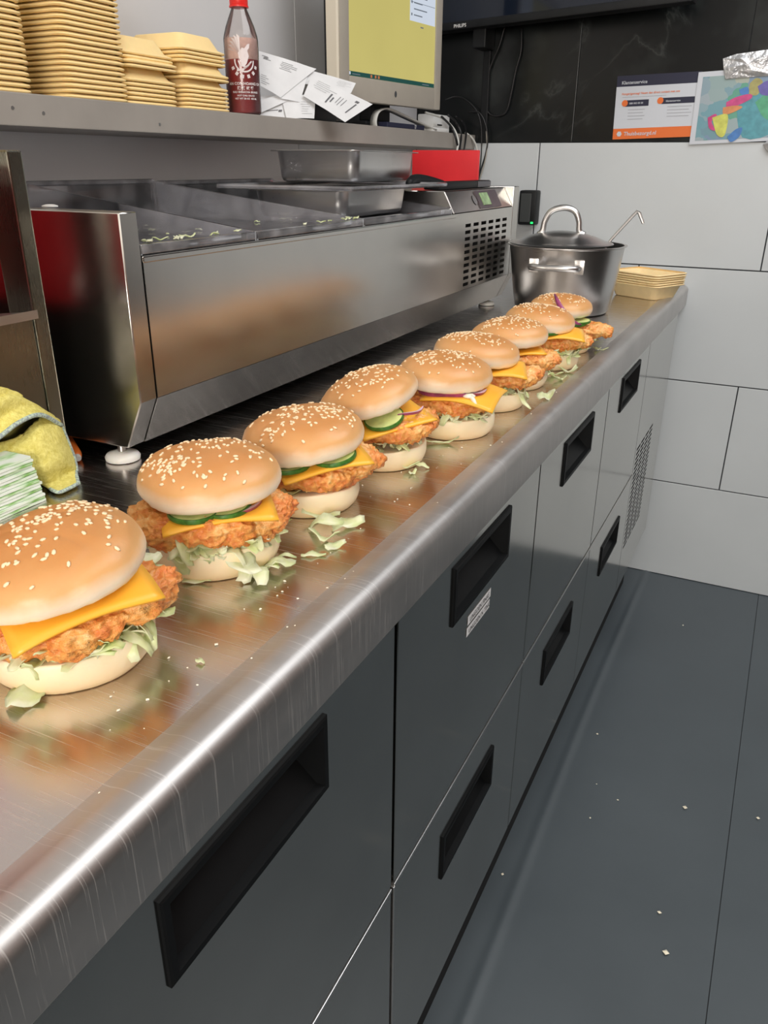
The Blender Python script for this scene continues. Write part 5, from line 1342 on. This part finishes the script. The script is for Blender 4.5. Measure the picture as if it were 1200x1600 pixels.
# --- 7
t = burger('seventh burger from the left, heel pushed out to the right', -0.104, 1.105)
bottom_bun(t, 0.0490, 7.0, 0.023, loc=(0.004, 0, 0))
lettuce_pack(t, 14, 0.024, 0.043, 77, -pi * 0.5, 0.1, 0.4, 0.9, 0.4)
fillet(t, 0.054, 0.042, 0.021, (0.014, -0.006, 0.0390), (radians(2), radians(3), radians(-5)), 7.3, 0.12)
cheese(t, 0.078, (0.000, -0.004, 0.0510), (radians(2), radians(-5), radians(14)), 7, 0.004)
top_bun(t, 0.0540, (-0.006, 0.002, 0.0690), (radians(1), radians(-3), 0), 8.9, 130, 0.6)
# --- 8
t = burger('eighth burger from the left, cheese and cucumber, next to the last one', -0.089, 1.246)
bottom_bun(t, 0.0480, 8.0, 0.024, loc=(0.002, 0, 0))
lettuce_pack(t, 20, 0.025, 0.045, 88, -pi * 0.5, 0.3, 0.3, 1.0, 0.5)
fillet(t, 0.050, 0.042, 0.022, (0.016, -0.006, 0.0400), (radians(2), 0, radians(5)), 8.2, 0.14)
cheese(t, 0.082, (0.010, -0.006, 0.0530), (radians(2), radians(-3), radians(3)), 8, 0.008)
cucumber(t, 0.020, (-0.004, -0.030, 0.0560), (radians(3), 0, 0))
top_bun(t, 0.0550, (-0.016, 0.002, 0.0680), (radians(1), radians(3), 0), 9.4, 130, 0.6)
# --- 9
t = burger('farthest burger, beside the pot, onion strip lying over its bun', -0.098, 1.372)
bottom_bun(t, 0.0490, 9.0, 0.024)
lettuce_pack(t, 22, 0.025, 0.045, 99, -pi * 0.6, 0.5, 0.3, 1.0, 0.5)
fillet(t, 0.052, 0.040, 0.018, (0.030, -0.004, 0.0370), (radians(1), radians(2), radians(-5)), 9.2, 0.2)
cucumber(t, 0.022, (0.016, -0.028, 0.0490), (radians(3), 0, 0)); cucumber(t, 0.022, (0.022, -0.024, 0.0520), (radians(3), 0, 0))
tbn = top_bun(t, 0.0535, (-0.008, 0.002, 0.0690), (radians(1), 0, 0), 10.3, 110, 0.3)
b = MB(); pts = [(-0.019, -0.030, 0.0965), (-0.014, -0.045, 0.089), (-0.006, -0.056, 0.078), (0.004, -0.0615, 0.067), (0.016, -0.061, 0.058), (0.028, -0.055, 0.053)]
cp = catmull([V3(q) for q in pts], 5); vs = []
for i, q in enumerate(cp):
    w_ = 0.0034 * (0.3 + sin(pi * i / (len(cp) - 1))); vs += [q + V3((0.7, 0, 0.7)) * w_, q - V3((0.7, 0, 0.7)) * w_]
b.add(vs, [(2 * i, 2 * i + 1, 2 * i + 3, 2 * i + 2) for i in range(len(cp) - 1)]); b.build('onion_strip', M['onion'], t, smooth=True, local=True, solid=0.002)

# ================================================================== LOOSE LETTUCE AND CRUMBS
rnd = random.Random(77)
def bit(px, py, ln, wd, ang, label, group=None, mat='lettuce_pale', n=1):
    q = at(px, py, 2, ZT); b = MB()
    for k in range(n):
        o_ = V3((rnd.uniform(-0.4, 0.4) * ln, rnd.uniform(-0.4, 0.4) * ln, 0.0035 + 0.002 * k)) if n > 1 else V3((0, 0, 0.003))
        shred(b, o_, ang + (rnd.uniform(-0.9, 0.9) if k else 0), rnd.uniform(-0.1, 0.25), ln, wd, rnd, 0.8)
    mz = min(v_[2] for v_ in [tuple(x) for x in b.v]); b.v = [(x[0], x[1], x[2] - mz + 0.0004) for x in [tuple(y) for y in b.v]]
    o = b.build('lettuce_shred', M[mat], None, smooth=True, local=True, solid=0.0005); o.location = q
    tag(o, label, 'lettuce', group); return o
g = 'lettuce shreds fallen on the worktop'
bit(42, 1096, 0.020, 0.016, 0.3, 'pale lettuce scrap fallen in front of the nearest burger', g)
bit(228, 890, 0.030, 0.016, 0.6, 'lettuce scrap between the nearest and the second burger', g)
bit(308, 911, 0.022, 0.007, 0.5, 'thin lettuce sliver before the second burger', g)
bit(383, 902, 0.024, 0.013, 1.8, 'leftmost lettuce shred of the pile right of the second burger', g)
bit(400, 905, 0.028, 0.014, 2.2, 'lettuce shred pointing at the counter edge by the second burger', g)
bit(415, 893, 0.024, 0.015, 0.4, 'middle lettuce shred of the pile by the second burger', g)
bit(436, 888, 0.026, 0.013, 0.5, 'rightmost lettuce shred of the pile by the second burger', g)
bit(448, 874, 0.016, 0.005, 0.5, 'tiny lettuce sliver above the pile by the second burger', g)
bit(500, 812, 0.034, 0.012, 0.5, 'long lettuce shred nearest the third burger heel', g)
bit(508, 830, 0.030, 0.015, 0.1, 'broad lettuce shred in the pile before the third burger', g)
bit(545, 824, 0.030, 0.014, 0.7, 'rightmost lettuce shred in the pile before the third burger', g)
bit(505, 850, 0.026, 0.011, 0.3, 'lower lettuce shred in the pile before the third burger', g)
bit(522, 857, 0.020, 0.008, 0.9, 'small lettuce shred at the near end of the third burger pile', g)
bit(490, 869, 0.020, 0.006, 0.4, 'lettuce shred nearest the camera before the third burger', g)
bit(634, 736, 0.026, 0.012, 0.4, 'lettuce shred left of the pair before the fourth burger', g)
bit(658, 731, 0.018, 0.006, 0.2, 'lettuce shred right of the pair before the fourth burger', g)
bit(645, 741, 0.010, 0.006, 0.9, 'lettuce crumb between the pair before the fourth burger', g)
bit(690, 694, 0.040, 0.008, 0.4, 'pale lettuce strip before the fifth burger', g)
bit(852, 625, 0.024, 0.022, 0.3, 'square lettuce leaf piece near the rolled edge', g)
bit(822, 620, 0.018, 0.006, -1.2, 'lettuce end hanging beside the sixth burger', g, 'lettuce')
bit(866, 588, 0.026, 0.012, 0.2, 'left lettuce shred of the pile beside the eighth burger', g)
bit(884, 582, 0.034, 0.014, -0.5, 'right lettuce shred of the pile beside the eighth burger', g)
bit(874, 595, 0.020, 0.010, 0.3, 'nearest lettuce shred of the pile beside the eighth burger', g)
bit(856, 590, 0.020, 0.010, 1.2, 'lettuce shred tucked under the seventh burger', g, 'lettuce')
bit(930, 530, 0.040, 0.006, 0.9, 'lettuce strip pointing away before the farthest burger', g, 'lettuce')
bit(938, 547, 0.026, 0.006, 0.0, 'lower lettuce strip before the farthest burger', g)
bit(934, 548, 0.010, 0.008, 0.6, 'white lettuce crumb before the farthest burger', g)
bit(313, 1036, 0.006, 0.004, 0.6, 'tiny lettuce crumb alone on the near worktop', g)

def crumbs(name, pts, zt, rmin, rmax, label):
    b = MB()
    for q in pts:
        r = rnd.uniform(rmin, rmax); c = V3((q[0], q[1], zt + r * 0.4))
        ax = [V3((r * rnd.uniform(0.6, 1.3), 0, 0)), V3((0, r * rnd.uniform(0.6, 1.3), 0)), V3((0, 0, r * 0.5))]
        b.add([c + ax[0], c + ax[1], c - ax[0], c - ax[1], c + ax[2], c - ax[2]], [(0, 1, 4), (1, 2, 4), (2, 3, 4), (3, 0, 4), (1, 0, 5), (2, 1, 5), (3, 2, 5), (0, 3, 5)])
    o = b.build(name, M['crumb'], None); tag(o, label, 'crumbs', None, 'stuff')
pts = []
for _ in range(170):
    y = rnd.uniform(0.25, 1.6); x = rnd.gauss(-0.06, 0.035) if rnd.random() < 0.6 else rnd.uniform(-0.32, -0.05)
    if x < -0.002 - 0.0 and x > -0.33: pts.append((min(x, -0.062), y))
crumbs('bread_crumbs', pts, ZT, 0.0005, 0.0014, 'scattered crumbs on the worktop around the burgers')
crumbs('edge_crumbs', [(rnd.uniform(-0.045, -0.022), rnd.uniform(0.15, 1.2)) for _ in range(26)], ZC, 0.0005, 0.0013, 'crumbs on the raised rolled edge of the worktop')
crumbs('floor_crumbs', [at(x, y, 2, 0.0)[:2] for x, y in ((965, 1251), (1070, 1263), (1184, 1280), (1030, 1427), (785, 1367), (933, 1148), (932, 1226), (1067, 978), (1040, 1490), (922, 1279))], 0.001, 0.0015, 0.006, 'few pale crumbs on the dark floor')
# bits on the clear covers' front lips
b = MB()
for k in range(16):
    y = rnd.choice([rnd.uniform(0.63, 0.80), rnd.uniform(0.80, 1.1), rnd.uniform(0.63, 0.75)])
    shred(b, (rnd.uniform(SX - 0.012, SX - 0.003), y, 1.0725), rnd.uniform(0.8, 2.2), 0, rnd.uniform(0.007, 0.018), rnd.uniform(0.004, 0.008), rnd, 0.3)
for k in range(12): shred(b, (rnd.uniform(-0.6, SX - 0.03), rnd.uniform(0.63, 1.2), 1.0645), rnd.uniform(0, 3), 0, rnd.uniform(0.005, 0.014), rnd.uniform(0.003, 0.008), rnd, 0.3)
o = b.build('lettuce_bits', M['lettuce_pale'], None, smooth=True, solid=0.0005); tag(o, 'lettuce bits stuck on the front lips of the clear covers', 'lettuce', None, 'stuff')

# unseen objects added to give the steel its reflections
t = thing('red_reflector', (-0.58, 0.40, 0.9952), 'red canister added unseen behind the sloped back for the steel to mirror', 'reflector')
MB().bbox(-0.68, -0.468, 0.24, 0.530, 0.9955, 1.138, 0.006).build('reflector_body', M['red'], t)  # plain red box hidden here to redden the end plate reflection
t = thing('unseen_red_carton', (-0.42, 0.33, 1.0165), 'red carton added on the dispenser ledge outside the frame for its reflection', 'carton')
MB().bbox(-0.434, -0.402, 0.19, 0.490, 1.0172, 1.13, 0.003).build('carton_body', M['red'], t)  # added to put red into the dispenser recess reflections

t = thing('unseen_cabinet', (1.28, 0.0, 0), 'dark low cabinet added along the opposite wall for the steel to mirror', 'cabinet')
MB().bbox(1.10, XR - 0.002, -1.6, D - 0.25, 0.001, 0.92, 0.004).build('cabinet_body', M['charcoal'], t)  # added so the low reflections in the steel turn dark

t = thing('crate', (-0.66, 0.0, SZ), 'beige crate added on the shelf left of the frame for its reflection', 'crate')
MB().bbox(-0.79, -0.63, -0.30, 0.36, SZ + 0.0003, SZ + 0.22, 0.006).build('crate_body', M['foam2'], t)  # added out of view, its warm tone reflects in the worktop
